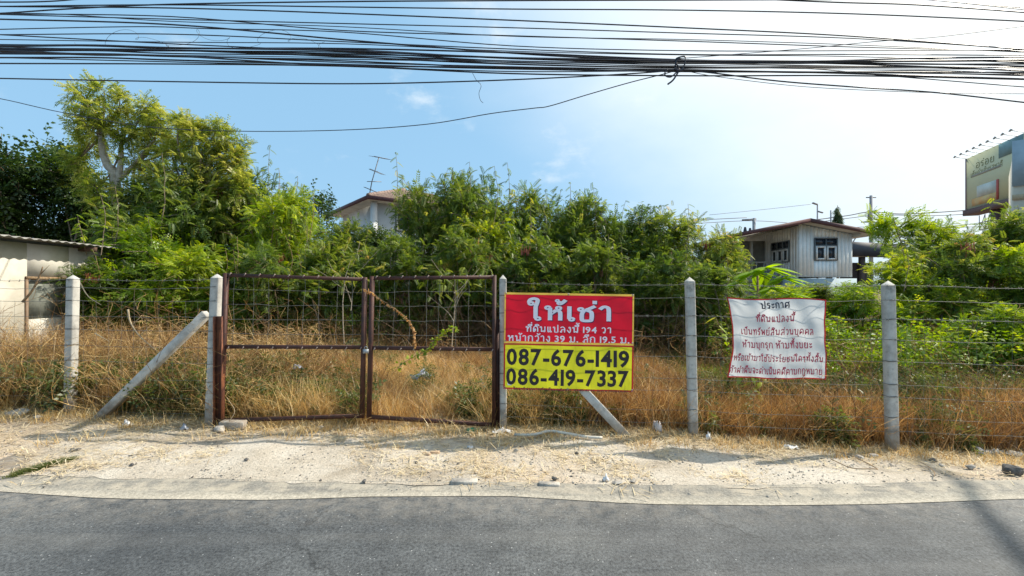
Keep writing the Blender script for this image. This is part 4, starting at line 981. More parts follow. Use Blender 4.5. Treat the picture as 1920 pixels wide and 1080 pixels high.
# ------------------------------------------------------------------ vegetation
def frond_T(kind):
    """template of kites in (along, side, normal); returns V (k*4,3) and per-kite tweak"""
    V = []; 
    def kite(b_, d_, L, w, s=None):
        b_ = np.array(b_, float); d_ = np.array(d_, float); d_ /= np.linalg.norm(d_)
        s_ = np.cross([0,0,1.], d_); s_ /= np.linalg.norm(s_)+1e-9; mid = b_+d_*L*.45
        V.extend([b_, mid-s_*w/2+[0,0,.12*w], b_+d_*L-[0,0,.18*L], mid+s_*w/2+[0,0,.12*w]])
    if kind == 'feather':
        n = 8
        for k in range(n):
            t_ = .12+.88*k/(n-1); x = t_*.21; z = -.12*t_*t_*.21*2.2; L = .078*(1-.45*abs(t_-.45))
            for s in (-1, 1): kite((x, 0, z), (.4+.3*t_, s, -.3), L, .019)
    elif kind == 'pinnate':
        n = 5
        for k in range(n):
            t_ = .2+.8*k/(n-1); x = t_*.24; z = -.10*t_*t_
            for s in (-1, 1): kite((x, 0, z), (.6, s, -.2), .085, .036)
        kite((.24,0,-.10), (1,0,-.4), .09, .036)
    elif kind == 'broad':
        for s, x in ((-1,.03),(1,.08),(-1,.13),(1,.17)): kite((x,0,-.02), (.7,s,-.3), .11, .065)
        kite((.19,0,-.03), (1,0,-.4), .12, .07)
    elif kind == 'small':
        for k, s in enumerate((-1,1,-1,1,-1)): kite((.02+.03*k,0,0), (.7,s,-.1), .05, .028)
    return np.array(V)
TPL = {k: frond_T(k) for k in ('feather','pinnate','broad','small')}
def unit(a): return a/(np.linalg.norm(a, axis=-1, keepdims=True)+1e-9)
def fronds(mb, r_, pos, dirs, kind, scale, val, vj=.13):
    T = TPL[kind]; N = len(pos)
    X = unit(dirs); up = np.tile([0,0,1.], (N,1))+r_.normal(size=(N,3))*.35
    S = unit(np.cross(up, X)); Z = np.cross(X, S)
    sc = scale*r_.uniform(.7, 1.25, N)
    V = pos[:,None]+sc[:,None,None]*(T[None,:,0:1]*X[:,None]+T[None,:,1:2]*S[:,None]+T[None,:,2:3]*Z[:,None])
    k = len(T)//4; idx = np.arange(N*k)*4
    Q = np.stack([idx, idx+1, idx+2, idx+3], 1)
    v = np.clip(np.repeat(np.broadcast_to(val, (N,))+r_.normal(size=N)*vj, k)+r_.normal(size=N*k)*.04, 0, 1)
    mb.V.append(V.reshape(-1,3)); mb.Q.append(Q+mb.n); mb.vq.append(v); mb.n += N*len(T)
def crown(r_, blobs, kind, twigs, per, scale, val=.45, droop=.25, leafmb=None, twmb=None, inner=.25, dens_in=.0):
    """blobs: (cx,cy,cz,rx,ry,rz). twigs radiate from the blob's heart, fronds along them"""
    for (cx,cy,cz,rx,ry,rz) in blobs:
        c_ = np.array([cx,cy,cz]); rad = np.array([rx,ry,rz]); n = int(twigs*max(.5, (rx*ry*rz)**(2/3)))
        d = unit(r_.normal(size=(n,3))+[0,0,.25])
        L = r_.uniform(.55, 1.38, n)*(1+.30*np.sin(d[:,0]*5+cx*7)*np.sin(d[:,2]*6+cz*5))
        bv = r_.normal()*.07
        for q in range(n):
            end = c_+d[q]*rad*L[q]; st = c_+d[q]*rad*inner+r_.normal(size=3)*.08*rad
            t_ = np.linspace(0, 1, per+1)[1:]; g = droop*np.linalg.norm(end-st)
            if twmb is not None and q % 3 == 0:
                tt = np.array([0,.5,1.]); pp = st+(end-st)*tt[:,None]; pp[:,2] -= g*tt**2*.5
                twmb.tube(pp, [.012,.008,.003], 3, cap=False)
            p = st+(end-st)*t_[:,None]+r_.normal(size=(per,3))*.03; p[:,2] -= g*t_**2*.5
            fd = unit(d[q]*.7+unit(r_.normal(size=(per,3)))*.8+[0,0,-.05])
            kd, sc_ = (kind, scale) if not (kind == 'feather' and q % 4 == 0) else (('small', scale*1.25) if int(cz*10) % 2 else ('pinnate', scale*.8))
            fronds(leafmb, r_, p, fd, kd, sc_, val+bv+.12*(t_-.5)+.05*d[q][2])
def limb(mb, a, b, r0, r1, r_, n=6, bend=.12, sides=6):
    a = np.array(a, float); b = np.array(b, float); t_ = np.linspace(0, 1, n); L = np.linalg.norm(b-a)
    off = r_.normal(size=3)*bend*L; p = a+(b-a)*t_[:,None]+np.sin(t_*np.pi)[:,None]*off*.6+np.cumsum(r_.normal(size=(n,3)), 0)*.012*L*np.sin(t_*np.pi)[:,None]
    mb.tube(p, lerp(r0, r1, t_), sides, cap=False); return p
def make_bush(seed, H, Wd_, kind, mat, twigs=74, per=10, scale=.78, val=.45, nb=12, sprigs=4, name='shrub', pods=0, low=.18):
    r_ = np.random.default_rng(seed); o = bpy.data.objects.new(name, None); COL.objects.link(o); o.empty_display_size = .1
    lf = MB(); tw = MB(); bl = []
    for k in range(nb):
        z = lerp(low, .86, (k+.5)/nb)*H; a = r_.uniform(0, 6.28); rr = Wd_*.5*r_.uniform(.15,.75)*(1.08-abs(z/H-.45))
        bl.append((math.cos(a)*rr, math.sin(a)*rr*.8, z, *(np.array([.55,.5,.42])*r_.uniform(.75,1.2)*H/3.2)))
    crown(r_, bl, kind, twigs, per, scale, val, leafmb=lf, twmb=tw)
    stems = [(r_.normal()*.15*Wd_*.5, r_.normal()*.1*Wd_*.5) for _ in range(6)]
    for k, b_ in enumerate(bl):
        s = stems[k % 6]; limb(tw, (s[0], s[1], -.1), (b_[0], b_[1], b_[2]), .028, .010, r_)
    for k in range(sprigs):        # upright shoots above the crown
        a = r_.uniform(-1, 1)*Wd_*.38; y = r_.uniform(-1,1)*Wd_*.25; z0 = H*.62; z1 = H*r_.uniform(.84, 1.06)
        e = np.array([a*1.25+r_.normal()*.1, y, z1]); p = limb(tw, (a, y, z0), e, .010, .004, r_, 7, .06, 4)
        n = 12; t_ = np.linspace(.25, 1, n); pos = np.stack([np.interp(t_, np.linspace(0,1,7), p[:,q]) for q in range(3)], 1)
        ang = np.arange(n)*2.4; fronds(lf, r_, pos, np.stack([np.cos(ang), np.sin(ang)*.8, np.full(n,.1)-.3], 1), kind, scale*.8, val+.1)
    co_ = obj('crown', lf, mat, o); st_ = obj('stems', tw, BARK if seed % 2 else TWIG, o)
    if pods:
        pm = MB()
        for k in range(pods):
            b_ = bl[r_.integers(len(bl)//2, len(bl))]; c_ = np.array(b_[:3])+[r_.normal()*b_[3]*.5, -b_[4]*.9, r_.normal()*b_[5]*.5]
            n = 26; ps = c_+r_.normal(size=(n,3))*[.06,.06,.05]; L = r_.uniform(.10,.17,n)
            s_ = unit(r_.normal(size=(n,3))*[1,1,.1])*.009; e = ps+np.stack([r_.normal(size=n)*.02, r_.normal(size=n)*.02, -L], 1)
            V = np.stack([ps-s_, ps+s_, e+s_, e-s_], 1).reshape(-1,3); i_ = np.arange(n)*4
            pm.add(V, np.stack([i_,i_+1,i_+2,i_+3],1), val=.3)
        q = obj('seed_pods', pm, DEAD, o); q['kind'] = 'stuff'
    return o
protoF = [make_bush(101+k, 3.2, 2.4, 'feather', LEUC, name='leucaena_shrub', pods=(2 if k in (1,3) else 1), val=.44+.06*(k%3)) for k in range(4)]
protoB = [make_bush(201+k, 3.2, 2.4, 'small', DARK, twigs=76, per=9, scale=1.5, val=.42, sprigs=2, name='leafy_shrub', nb=12) for k in range(2)]
protoY = [make_bush(301+k, 3.0, 2.5, 'feather', BRIGHT, twigs=74, per=10, scale=.78, val=.5, sprigs=3, name='bright_shrub', nb=11) for k in range(2)]
protoP = [make_bush(401, 3.0, 2.4, 'pinnate', BRIGHT, twigs=56, per=8, scale=.75, val=.45, sprigs=2, name='broadleaf_shrub', nb=11)]
used = set()
def place(pr, px, top, d, wpx, label, group, rz=None, dep=1.0):
    """stand a shrub on the ground at depth d so that its crown top shows at row `top`"""
    src = pr; hh = {0:3.2}.get(0)
    if pr.name in used: o = dup(pr)
    else: o = pr; used.add(pr.name)
    x = (px-960)/F*d; z = float(gz(x, d)); H = H0+(540-top)/F*d-z
    Hn = 3.05; sz = H/Hn*1.0; sx = wpx/F*d/2.75
    o.location = (x, d, z-.03); o.scale = (sx, sx*dep, sz); o.rotation_euler = (0,0, rz if rz is not None else (hash((px*7+top)) % 628)/100.)
    tag(o, label, 'shrub', group); return o
gS = 'overgrown shrubs along the back of the lot'
F0,F1,F2,F3 = protoF; B0,B1 = protoB; Y0,Y1 = protoY; P0 = protoP[0]
# (proto, px, top, depth, width px, label)
rows = [
 # back row, dark and broad
 (B0, -90, 300, 14.5, 300, 'dark leafy tree-like shrub cut by the left edge behind the shed'),
 (B1, 40, 262, 14.0, 260, 'dense dark green shrub above the shed roof'),
 (B0, 150, 285, 14.2, 230, 'dark shrub directly left of the tall tree'),
 (B1, 560, 362, 14.5, 190, 'dark rounded shrub in front of the tiled house, left of its roof'),
 (B0, 690, 425, 13.5, 170, 'dark shrub under the wall of the tiled house'),
 (B1, 850, 400, 13.5, 220, 'dark shrub in the back row above the right gate leaf'),
 (B0, 1040, 410, 13.5, 220, 'dark shrub in the back row above the red banner'),
 (B1, 1210, 415, 13.5, 240, 'dark low shrub in the back row left of the wooden house'),
 # middle row
 (B1, 300, 330, 13.4, 260, 'dark shrub filling the gap under the tall tree crown'),
 (F3, 425, 290, 12.6, 210, 'feathery shrub with drooping tips directly right of the tall tree group'),
 (F0, 250, 385, 11.4, 230, 'feathery shrub in front of the tall tree trunk'),
 (F1, 880, 328, 12.6, 190, 'airy shrub with bare shoots right of the tiled house roof'),
 (B0, 1085, 372, 12.8, 150, 'dark dense shrub topping the row above the right end of the red banner'),
 (Y0, 930, 372, 11.0, 200, 'yellowish shrub above the post between gate and banner'),
 (F2, 1545, 528, 12.5, 150, 'low feathery shrub under the window of the wooden house'),
 (F0, 345, 335, 12.0, 240, 'feathery shrub under the tall tree crown, above the left strut'),
 (Y0, 285, 375, 10.6, 250, 'bright yellow-green feathery shrub below the tall tree'),
 (P0, 170, 440, 10.2, 200, 'broad leaved shrub hanging over the end of the shed roof'),
 (F1, 450, 325, 12.2, 230, 'feathery shrub above the left gate leaf, next to the tall tree'),
 (Y1, 545, 345, 11.6, 240, 'yellow-green shrub above the meeting point of the gate leaves'),
 (F2, 630, 405, 11.0, 190, 'feathery shrub below the left end of the tiled roof'),
 (F3, 818, 325, 12.0, 210, 'feathery shrub hiding the right part of the tiled roof'),
 (F0, 885, 350, 11.6, 210, 'feathery shrub with upright shoots above the right gate leaf'),
 (F1, 985, 350, 12.2, 230, 'wispy topped shrub just left of the middle gap, above the red banner'),
 (F2, 1075, 358, 11.8, 190, 'tallest shrub above the right half of the red banner'),
 (F3, 1170, 385, 12.0, 200, 'lower feathery shrub between the banners'),
 (F0, 1265, 396, 11.6, 200, 'olive shrub left of the wooden house, behind the middle right post'),
 (F1, 1345, 428, 11.2, 190, 'small feathery shrub under the left eave of the wooden house'),
 (Y0, 1740, 372, 11.5, 250, 'light green shrub right of the wooden house, taller than its neighbours'),
 (F2, 1860, 395, 11.0, 240, 'feathery shrub in front of the billboard'),
 (Y1, 2000, 380, 10.5, 260, 'light green shrub cut by the right edge under the beige building'),
 (B0, 1960, 420, 12.5, 240, 'dark shrub behind the right edge, below the beige building'),
 # front row, low
 (F3, 215, 480, 9.6, 190, 'low feathery shrub behind the leftmost bay of wire'),
 (Y1, 360, 450, 9.8, 230, 'low yellow-green shrub left of the gate top corner'),
 (F1, 500, 455, 10.0, 210, 'low shrub seen through the left gate mesh'),
 (F2, 620, 470, 10.4, 190, 'low shrub behind the middle stiles of the gate'),
 (F0, 745, 440, 10.4, 190, 'low shrub seen through the right gate mesh'),
 (F3, 870, 430, 10.2, 200, 'low shrub behind the right corner of the gate'),
 (F1, 1000, 440, 10.0, 220, 'low shrub directly above the red banner'),
 (F2, 1120, 450, 10.0, 200, 'low shrub behind the right edge of the red banner'),
 (F3, 1235, 470, 9.6, 200, 'low shrub left of the post between the banners'),
 (F0, 1340, 490, 8.8, 190, 'low yellowish shrub above the left corner of the white notice'),
 (P0, 1470, 520, 9.0, 200, 'low leafy creeper mound above the white notice, below the wooden house'),
 (P0, 1610, 515, 9.2, 180, 'low leafy mound right of the white notice, below the shed'),
 (Y0, 1700, 455, 9.4, 210, 'light green shrub just behind the rightmost post'),
 (F1, 1810, 430, 9.2, 230, 'feathery shrub right of the rightmost post'),
 (P0, 1920, 440, 8.8, 230, 'broad leaved yellow-green shrub at the right edge'),
 (Y1, 1880, 560, 7.0, 200, 'low leafy bush right of the rightmost post, close to the fence'),
]
for pr, px, top, d, w, lab in rows: place(pr, px, top, d, w, lab, gS)

# tall tree at the left
def tree(name, label, base, blobs, limbs, kind, mat, twigs, per, scale, val, seed, cat='tree', trunk_r=.14, group=None):
    r_ = np.random.default_rng(seed); o = thing(name, label, cat, tuple(base), group=group); b0 = np.array(base)
    lf = MB(); tw = MB(); bl = [(*(np.array(b_[:3])-b0), *b_[3:]) for b_ in blobs]
    crown(r_, bl, kind, twigs, per, scale, val, leafmb=lf, twmb=tw, droop=.15)
    tk = MB()
    for path, r0, r1 in limbs:
        p = smooth_pts([np.array(q)-b0 for q in path], 5); tk.tube(p, np.linspace(r0, r1, len(p)), 8, cap=False)
    for b_ in bl:
        near = min(limbs, key=lambda l: np.linalg.norm(np.array(l[0][-1])-b0-b_[:3]))
        limb(tw, np.array(near[0][-2])-b0, b_[:3], .035, .012, r_)
    obj('crown', lf, mat, o); obj('trunk', tk, BARKL, o, True); obj('branches', tw, BARK, o)
    return o
BARKL = simple('pale_bark', (.46,.42,.35), .85, nscale=10, c2=(.28,.25,.2), bs=.4)
TALL = leafmat('tall_tree_leaf', [(0, (.04,.08,.012)), (.45, (.15,.205,.028)), (.8, (.36,.37,.075)), (1, (.48,.46,.13))], transl=.42)
TD = 12.6
def bp(px, py, rx, ry, dd=0, d=TD): p = P(px, py, d+dd); return (*p, rx/F*d, rx/F*d*.85, ry/F*d)
bl1 = [bp(155,180,26,24),bp(195,172,28,20,.3),bp(225,190,22,20),bp(170,208,34,24,-.3),bp(205,215,34,24,.2),bp(145,235,22,22),bp(180,245,34,24,-.2),bp(222,240,30,22,.1),bp(246,258,22,18),bp(165,275,26,22,.5),bp(150,300,30,24,.4),
       bp(272,205,20,20),bp(268,235,26,26,.2),bp(300,225,26,22,-.1),bp(325,240,26,20,.2),bp(290,262,38,28),bp(330,275,36,28,.3),bp(272,300,34,28,.2),bp(150,330,34,24,1.2),bp(285,325,40,26,.5),bp(180,355,36,24,-.3),bp(240,360,40,24,-.3)]
r0_ = P(215, 620, TD)
tree('tall_tree', 'tall pale-trunked tree with a loose yellow-green crown, highest on the left', (r0_[0], TD, 0.0), bl1,
     [([(r0_[0],TD,-.1), P(225,450,TD), P(214,330,TD), P(203,312,TD), P(193,285,TD), P(190,255,TD), P(188,215,TD)], .16, .05),
      ([P(222,340,TD), P(227,300,TD), P(228,270,TD+.05), P(240,235,TD)], .085, .03),
      ([P(214,345,TD), P(250,310,TD+.1), P(290,262,TD)], .08, .03)], 'pinnate', TALL, 44, 7, .8, .62, 7)
bl2 = [bp(365,245,26,18,-.5),bp(400,240,28,18,-.4),bp(430,262,24,20,-.5),bp(385,270,36,24,-.6),bp(420,290,32,24,-.5),bp(350,290,36,26,-.5),bp(395,315,44,28,-.6),bp(340,325,44,28,-.7),bp(435,325,28,26,-.6),bp(375,355,50,28,-.8),bp(300,340,40,30,-.8),bp(445,300,24,22,-.5),bp(320,285,30,26,-.4),bp(440,350,40,26,-.7),bp(345,235,20,16,-.4)]
r1_ = P(350, 620, TD-.6)
tree('arching_tree', 'feathery tree with arching tips and russet pods right of the tall tree', (r1_[0], TD-.6, 0.0), bl2,
     [([(r1_[0],TD-.6,-.1), P(345,450,TD-.6), P(352,350,TD-.6), P(360,300,TD-.6)], .11, .04),
      ([P(345,400,TD-.6), P(375,340,TD-.6), P(400,290,TD-.5)], .08, .03)], 'feather', TALL, 50, 8, .95, .55, 8)
# conifer tip, small distant plants, banana and papaya leaves
cn = thing('conifer', 'dark pointed conifer tip poking above the wooden house roof', 'tree', (33.1,45,0))
m = MB(); r_ = np.random.default_rng(3); m.tube([(0,0,-.1),(0,0,9.9)], [.15,.03], 5); obj('trunk', m, BARK, cn)
m = MB(); n = 420; t_ = r_.uniform(0,1,n)**.7; z = 9.8-t_*3.6; rad = .15+t_*.75; a_ = r_.uniform(0,6.28,n)
pos = np.stack([np.cos(a_)*rad*.3, np.sin(a_)*rad*.3, z], 1); fronds(m, r_, pos, np.stack([np.cos(a_), np.sin(a_), np.full(n,-.9)],1), 'feather', 2.4, .3); obj('crown', m, DARK, cn)
def bladeleaf(mb, base, d, L, w, droop, r_, val=.5, tears=0):
    n = 9; t_ = np.linspace(0,1,n); d = unit(np.array(d, float)); p = np.array(base)+d*L*t_[:,None]; p[:,2] -= droop*L*t_**2
    s = unit(np.cross(d, [0,0,1.])); ww = w*np.sin(np.clip(t_*1.05+.06,0,1)*np.pi)**.6/2
    V = []; 
    for k in range(n): V += [p[k]-s*ww[k]-[0,0,ww[k]*.35], p[k], p[k]+s*ww[k]-[0,0,ww[k]*.35]]
    Q = []
    for k in range(n-1):
        Q += [(3*k,3*k+1,3*k+4,3*k+3),(3*k+1,3*k+2,3*k+5,3*k+4)]
    mb.add(V, Q, val=val)
bn_ = thing('banana_plant', 'banana plant with broad torn leaves at the left side of the wooden house', 'plant', tuple(P(1425,540,14)-[0,0,1.5]))
m = MB(); m.tube([(0,0,-.1),(.02,0,1.5)], [.11,.07], 8); obj('trunk', m, simple('banana_stem', (.25,.28,.12), .7), bn_)
r_ = np.random.default_rng(4)
for k, (dx, dz, L) in enumerate(((-.3,1,1.3),(.5,.75,1.25),(.9,.35,1.2),(-.9,.5,1.2),(.2,1,1.4),(.7,.6,1.0))):
    m = MB(); bladeleaf(m, (0,0,1.35), (dx,-.35+.2*k*(k%2),dz), L, .34, .35, r_, .35+.1*(k%3)); obj('leaf', m, BRIGHT, bn_)
pa = thing('papaya_plant', 'bright yellow-green lobed leaves glowing above the white notice', 'plant', tuple(P(1420,600,7.6)-[0,0,.9]))
m = MB(); m.tube([(0,0,-.1),(.02,0,.95),(0,0,1.75)], [.03,.025,.02], 6); obj('stem', m, TWIG, pa)
BRT = leafmat('glowing_leaf', [(0,(.14,.26,.02)),(1,(.30,.42,.04))], transl=.5)
for k, (x, y, z, s) in enumerate(((.1,-.1,1.80,.55),(-.15,-.1,1.72,.5),(.35,-.15,1.62,.45),(-.38,-.1,1.55,.35),(.05,-.3,1.45,.35),(.45,-.2,1.35,.33),(-.3,-.3,1.3,.3))):
    m = MB(); c_ = np.array([x,y,z])
    m.tube([(0,0,z-.25), c_], .006, 4)
    for a in np.linspace(-1.9, 1.9, 7): bladeleaf(m, c_, (math.sin(a)*1., -.35+.3*math.cos(a)*.3, -.15+.25*math.cos(a)), s*(.8+.2*math.cos(a)), s*.26, .35, r_, .5)
    obj('leaf', m, BRT, pa)

# ------------------------------------------------------------------ stuff scattered by geometry nodes (each is one object)
def gn_scatter(name, pts, rot, scl, protos, mat, label_kind='stuff'):
    """pts (n,3); protos: list of meshes; one modifier instances them on the object's own vertices"""
    me = bpy.data.meshes.new(name); n = len(pts); me.vertices.add(n); me.vertices.foreach_set('co', np.asarray(pts, np.float32).ravel())
    a = me.attributes.new('rot', 'FLOAT_VECTOR', 'POINT'); a.data.foreach_set('vector', np.asarray(rot, np.float32).ravel())
    a = me.attributes.new('scl', 'FLOAT_VECTOR', 'POINT'); a.data.foreach_set('vector', np.asarray(scl, np.float32).ravel())
    a = me.attributes.new('pid', 'INT', 'POINT'); a.data.foreach_set('value', rng.integers(0, len(protos), n).astype(np.int32))
    me.update(); me.materials.append(mat)
    o = bpy.data.objects.new(name, me); COL.objects.link(o); o['kind'] = 'stuff'
    ng = bpy.data.node_groups.new(name+'_nodes', 'GeometryNodeTree')
    ng.interface.new_socket('Geometry', in_out='INPUT', socket_type='NodeSocketGeometry'); ng.interface.new_socket('Geometry', in_out='OUTPUT', socket_type='NodeSocketGeometry')
    N = ng.nodes; Lk = ng.links; gi = N.new('NodeGroupInput'); go = N.new('NodeGroupOutput'); jn = N.new('GeometryNodeJoinGeometry')
    def attr(nm, ty):
        q = N.new('GeometryNodeInputNamedAttribute'); q.data_type = ty; q.inputs[0].default_value = nm; return q.outputs[0]
    for k, pm in enumerate(protos):
        po = bpy.data.objects.new(name+'_source', pm)
        oi = N.new('GeometryNodeObjectInfo'); oi.inputs['Object'].default_value = po; oi.inputs['As Instance'].default_value = True
        ip_ = N.new('GeometryNodeInstanceOnPoints')
        cmp_ = N.new('FunctionNodeCompare'); cmp_.data_type = 'INT'; cmp_.operation = 'EQUAL'
        ints = [s for s in cmp_.inputs if s.type == 'INT']
        Lk.new(attr('pid', 'INT'), ints[0]); ints[1].default_value = k
        Lk.new(cmp_.outputs[0], ip_.inputs['Selection']); Lk.new(gi.outputs[0], ip_.inputs['Points']); Lk.new(oi.outputs['Geometry'], ip_.inputs['Instance'])
        Lk.new(attr('rot', 'FLOAT_VECTOR'), ip_.inputs['Rotation']); Lk.new(attr('scl', 'FLOAT_VECTOR'), ip_.inputs['Scale'])
        Lk.new(ip_.outputs[0], jn.inputs[0])
    Lk.new(jn.outputs[0], go.inputs[0])
    md = o.modifiers.new('scatter', 'NODES'); md.node_group = ng
    return o
def tuft(seed, n, h, spread, lean, w, mat, seg=3):
    r_ = np.random.default_rng(seed); mb = MB()
    a = r_.uniform(0, 6.28, n); L = h*r_.uniform(.5, 1.1, n); ln = lean*r_.uniform(.2, 1.3, n); b_ = r_.normal(size=(n,2))*spread
    face = r_.uniform(0, 6.28, n); V = []
    for k in range(seg+1):
        t_ = k/seg; x = b_[:,0]+np.cos(a)*ln*L*t_**1.7; y = b_[:,1]+np.sin(a)*ln*L*t_**1.7; z = L*t_*(1-.25*ln*t_)
        ww = w*(1-t_*.85)/2; V += [np.stack([x-np.cos(face)*ww, y-np.sin(face)*ww, z],1), np.stack([x+np.cos(face)*ww, y+np.sin(face)*ww, z],1)]
    V = np.stack(V, 1); i_ = np.arange(n)*(2*(seg+1)); v = np.clip(r_.normal(size=n)*.22+.5, 0, 1)
    Q = np.concatenate([np.stack([i_+2*k, i_+2*k+1, i_+2*k+3, i_+2*k+2], 1) for k in range(seg)]); mb.add(V.reshape(-1,3), Q); mb.vq[-1] = np.tile(v, seg)
    me = mb.mesh('tuft'); me.materials.append(mat); return me
def weedclump(seed, h, n, kind, mat, stem_w=.003, per=9, scale=.5, val=.5):
    r_ = np.random.default_rng(seed); mb = MB()
    for k in range(n):
        a = r_.uniform(0,6.28); L = h*r_.uniform(.5,1.1); e = np.array([math.cos(a)*L*r_.uniform(.1,.6), math.sin(a)*L*r_.uniform(.1,.6), L])
        p = limb(mb, (r_.normal()*.04, r_.normal()*.04, 0), e, stem_w, stem_w*.5, r_, 5, .12, 3); mb.vq[-1][:] = .9
        t_ = np.linspace(.2,1,per); pos = np.stack([np.interp(t_, np.linspace(0,1,5), p[:,q]) for q in range(3)], 1)
        fronds(mb, r_, pos, unit(r_.normal(size=(per,3))+[0,0,.2]), kind, scale, val)
    me = mb.mesh('weed'); me.materials.append(mat); return me
def brushclump(seed, h, n, mat):
    r_ = np.random.default_rng(seed); mb = MB()
    for k in range(n):
        a = r_.uniform(0,6.28); L = h*r_.uniform(.4,1.1); e = np.array([math.cos(a)*L*.6, math.sin(a)*L*.6, L*r_.uniform(.5,1)])
        p = limb(mb, (r_.normal()*.1, r_.normal()*.1, 0), e, .0035, .0015, r_, 7, .3, 3)
        for q in range(5):
            s = p[r_.integers(1,7)]; limb(mb, s, s+unit(r_.normal(size=3)+[0,0,.3])*L*r_.uniform(.15,.4), .002, .001, r_, 4, .25, 3)
    mb.vq = [np.clip(r_.normal(.5,.22)+np.zeros(len(v)),0,1) for v in mb.vq]
    me = mb.mesh('brush'); me.materials.append(mat); return me
def pts_in(n, x0, x1, y0, y1, dens=None, seed=0):
    r_ = np.random.default_rng(seed); x = r_.uniform(x0, x1, n); y = r_.uniform(y0, y1, n)
    if dens is not None: k = r_.uniform(size=n) < dens(x, y); x, y = x[k], y[k]
    return x, y
def nz2(x, y, s, p): return .5+.25*(np.sin(x*s+p)*np.cos(y*s*1.3+p*2)+np.sin(x*s*2.3+y*s*1.7+p*3))
def scatter(name, x, y, protos, mat, smin, smax, seed, zoff=-.02, tilt=.15, hfn=None):
    r_ = np.random.default_rng(seed); n = len(x); s = r_.uniform(smin, smax, n)
    rot = np.stack([r_.normal(size=n)*tilt, r_.normal(size=n)*tilt, r_.uniform(0,6.28,n)], 1); scl = np.stack([s,s,s],1)
    if hfn is not None: scl *= hfn(x, y)[:,None]
    return gn_scatter(name, np.stack([x, y, gz(x,y)+zoff], 1), rot, scl, protos, mat)
inner = lambda x, y: (y > fy(x)+.12)
tS = [tuft(k, 46, .42, .06, .75, .007, STRAW) for k in range(4)]
tR = [tuft(10+k, 44, .46, .06, .7, .006, RUSSET) for k in range(4)]
tG = [tuft(20+k, 50, .22, .07, .8, .009, TURF) for k in range(3)]
# golden straw over the lot
x, y = pts_in(15000, -7.5, 9, 4.7, 12.0, lambda x, y: inner(x,y)*(np.abs(x) < y*1.25+.8)*np.clip(1.6*nz2(x,y,1.3,1)-.15,.08,1)*np.where((x > 1.2)&(y < 6.6), .25, 1)*np.where(x > 3.0, .15, 1), 1)
scatter('dry_grass', x, y, tS, STRAW, .7, 1.25, 1, tilt=.2, hfn=lambda x, y: .50+.40*nz2(x,y,.9,2)+.25*(y < 5.4))
# russet grass along the right bays and patches elsewhere
x, y = pts_in(9000, -7, 7.5, 4.4, 9.5, lambda x, y: inner(x,y)*(np.abs(x) < y*1.25+.8)*np.where(x > .6, np.where((y < 5.5)|((x < 2.3)&(y < 7.2)), 1, np.where(x < 2.3, .25, .08)), .22*nz2(x,y,1.7,4)+.1*(y<5.6)), 2)
scatter('russet_grass', x, y, tR, RUSSET, .8, 1.35, 2, tilt=.2, hfn=lambda x, y: .8+.35*nz2(x,y,1.1,5))
# green turf patch seen right of the notice
x, y = pts_in(6500, 2.6, 10.5, 5.4, 10.8, lambda x, y: inner(x,y)*np.where(y < 6.6, .35, 1.)*(nz2(x,y,.8,7) > .2), 3)
scatter('green_turf', x, y, tG, TURF, .8, 1.3, 3)
# green weeds
wd = [weedclump(30+k, .42, 9, 'small', WEED, scale=.85, val=.35) for k in range(3)]+[weedclump(33+k, .40, 9, 'pinnate', WEED, scale=.32, val=.4) for k in range(2)]
def wdens(x, y):
    near = (y < fy(x)+.9)
    a = np.where((x > -3.0)&(x < -1.7)&near, .95, 0)+np.where((x > -6)&(x < -3.1)&near, .75, 0)+np.where((x > -.6)&(x < 1.2)&near, .35, 0)+np.where((x > 1.8)&near, .18, 0)+np.where((x > 2.4)&(y > 5.2)&(y < 6.8), .45, 0)+np.where((x > 4)&(y > 4.6), .3, 0)+np.where((x < -3.1)&(y < 7.2), .35, 0)
    return inner(x,y)*np.clip(a+.03+.05*(nz2(x,y,1.5,9) > .6), 0, 1)
x, y = pts_in(5200, -8, 9, 4.3, 9, wdens, 4)
scatter('green_weeds', x, y, wd, WEED, .6, 1.2, 4, tilt=.2, hfn=lambda x, y: np.where(x < -3.1, 1.15, .9))
# leafy weeds at right and below the shrubs
lw = [weedclump(40+k, .75, 10, 'small', BRIGHT, scale=1.15, per=11, val=.5) for k in range(3)]
x, y = pts_in(1500, -9, 12, 6.5, 11.5, lambda x, y: np.where(x > 3.0, np.where((y > 9.6)|(x > 5.4), .6, .06), (y > 10.1)*.5), 5)
scatter('leafy_undergrowth', x, y, lw, BRIGHT, .6, 1.3, 5)
# dry brush: tall tangle at left, thin elsewhere, brown understorey below the shrubs
br = [brushclump(50+k, .85, 16, STRAW) for k in range(4)]
bd = [brushclump(60+k, 1.0, 16, RUSSET) for k in range(3)]
def bdens(x, y):
    return inner(x,y)*np.where((x < -2.9)&(y < 7.6), .7, np.where(y > 9.8, .35, .03))
x, y = pts_in(1500, -8.5, 9, 4.6, 11, bdens, 6)
scatter('dry_brush', x, y, br, STRAW, .6, 1.25, 6, hfn=lambda x, y: np.where(x < -2.9, .95, .65))
x, y = pts_in(1500, -8.5, 9, 4.4, 11.5, lambda x, y: inner(x,y)*np.where((x < -2.9)&(y < 7), .45, np.where(y > 9.8, .6, np.where(x > 1, .16, .03))), 7)
scatter('brown_brush', x, y, bd, RUSSET, .6, 1.3, 7)
x, y = pts_in(300, -3.5, 6.5, 9.3, 10.4, lambda x, y: np.where((x > -.3)&(x < 4.5), 1., .3), 77)
bdk = [brushclump(64+k, 1.0, 14, DBRN) for k in range(2)]
scatter('brown_understorey', x, y, bdk, DBRN, 1.0, 1.7, 77)
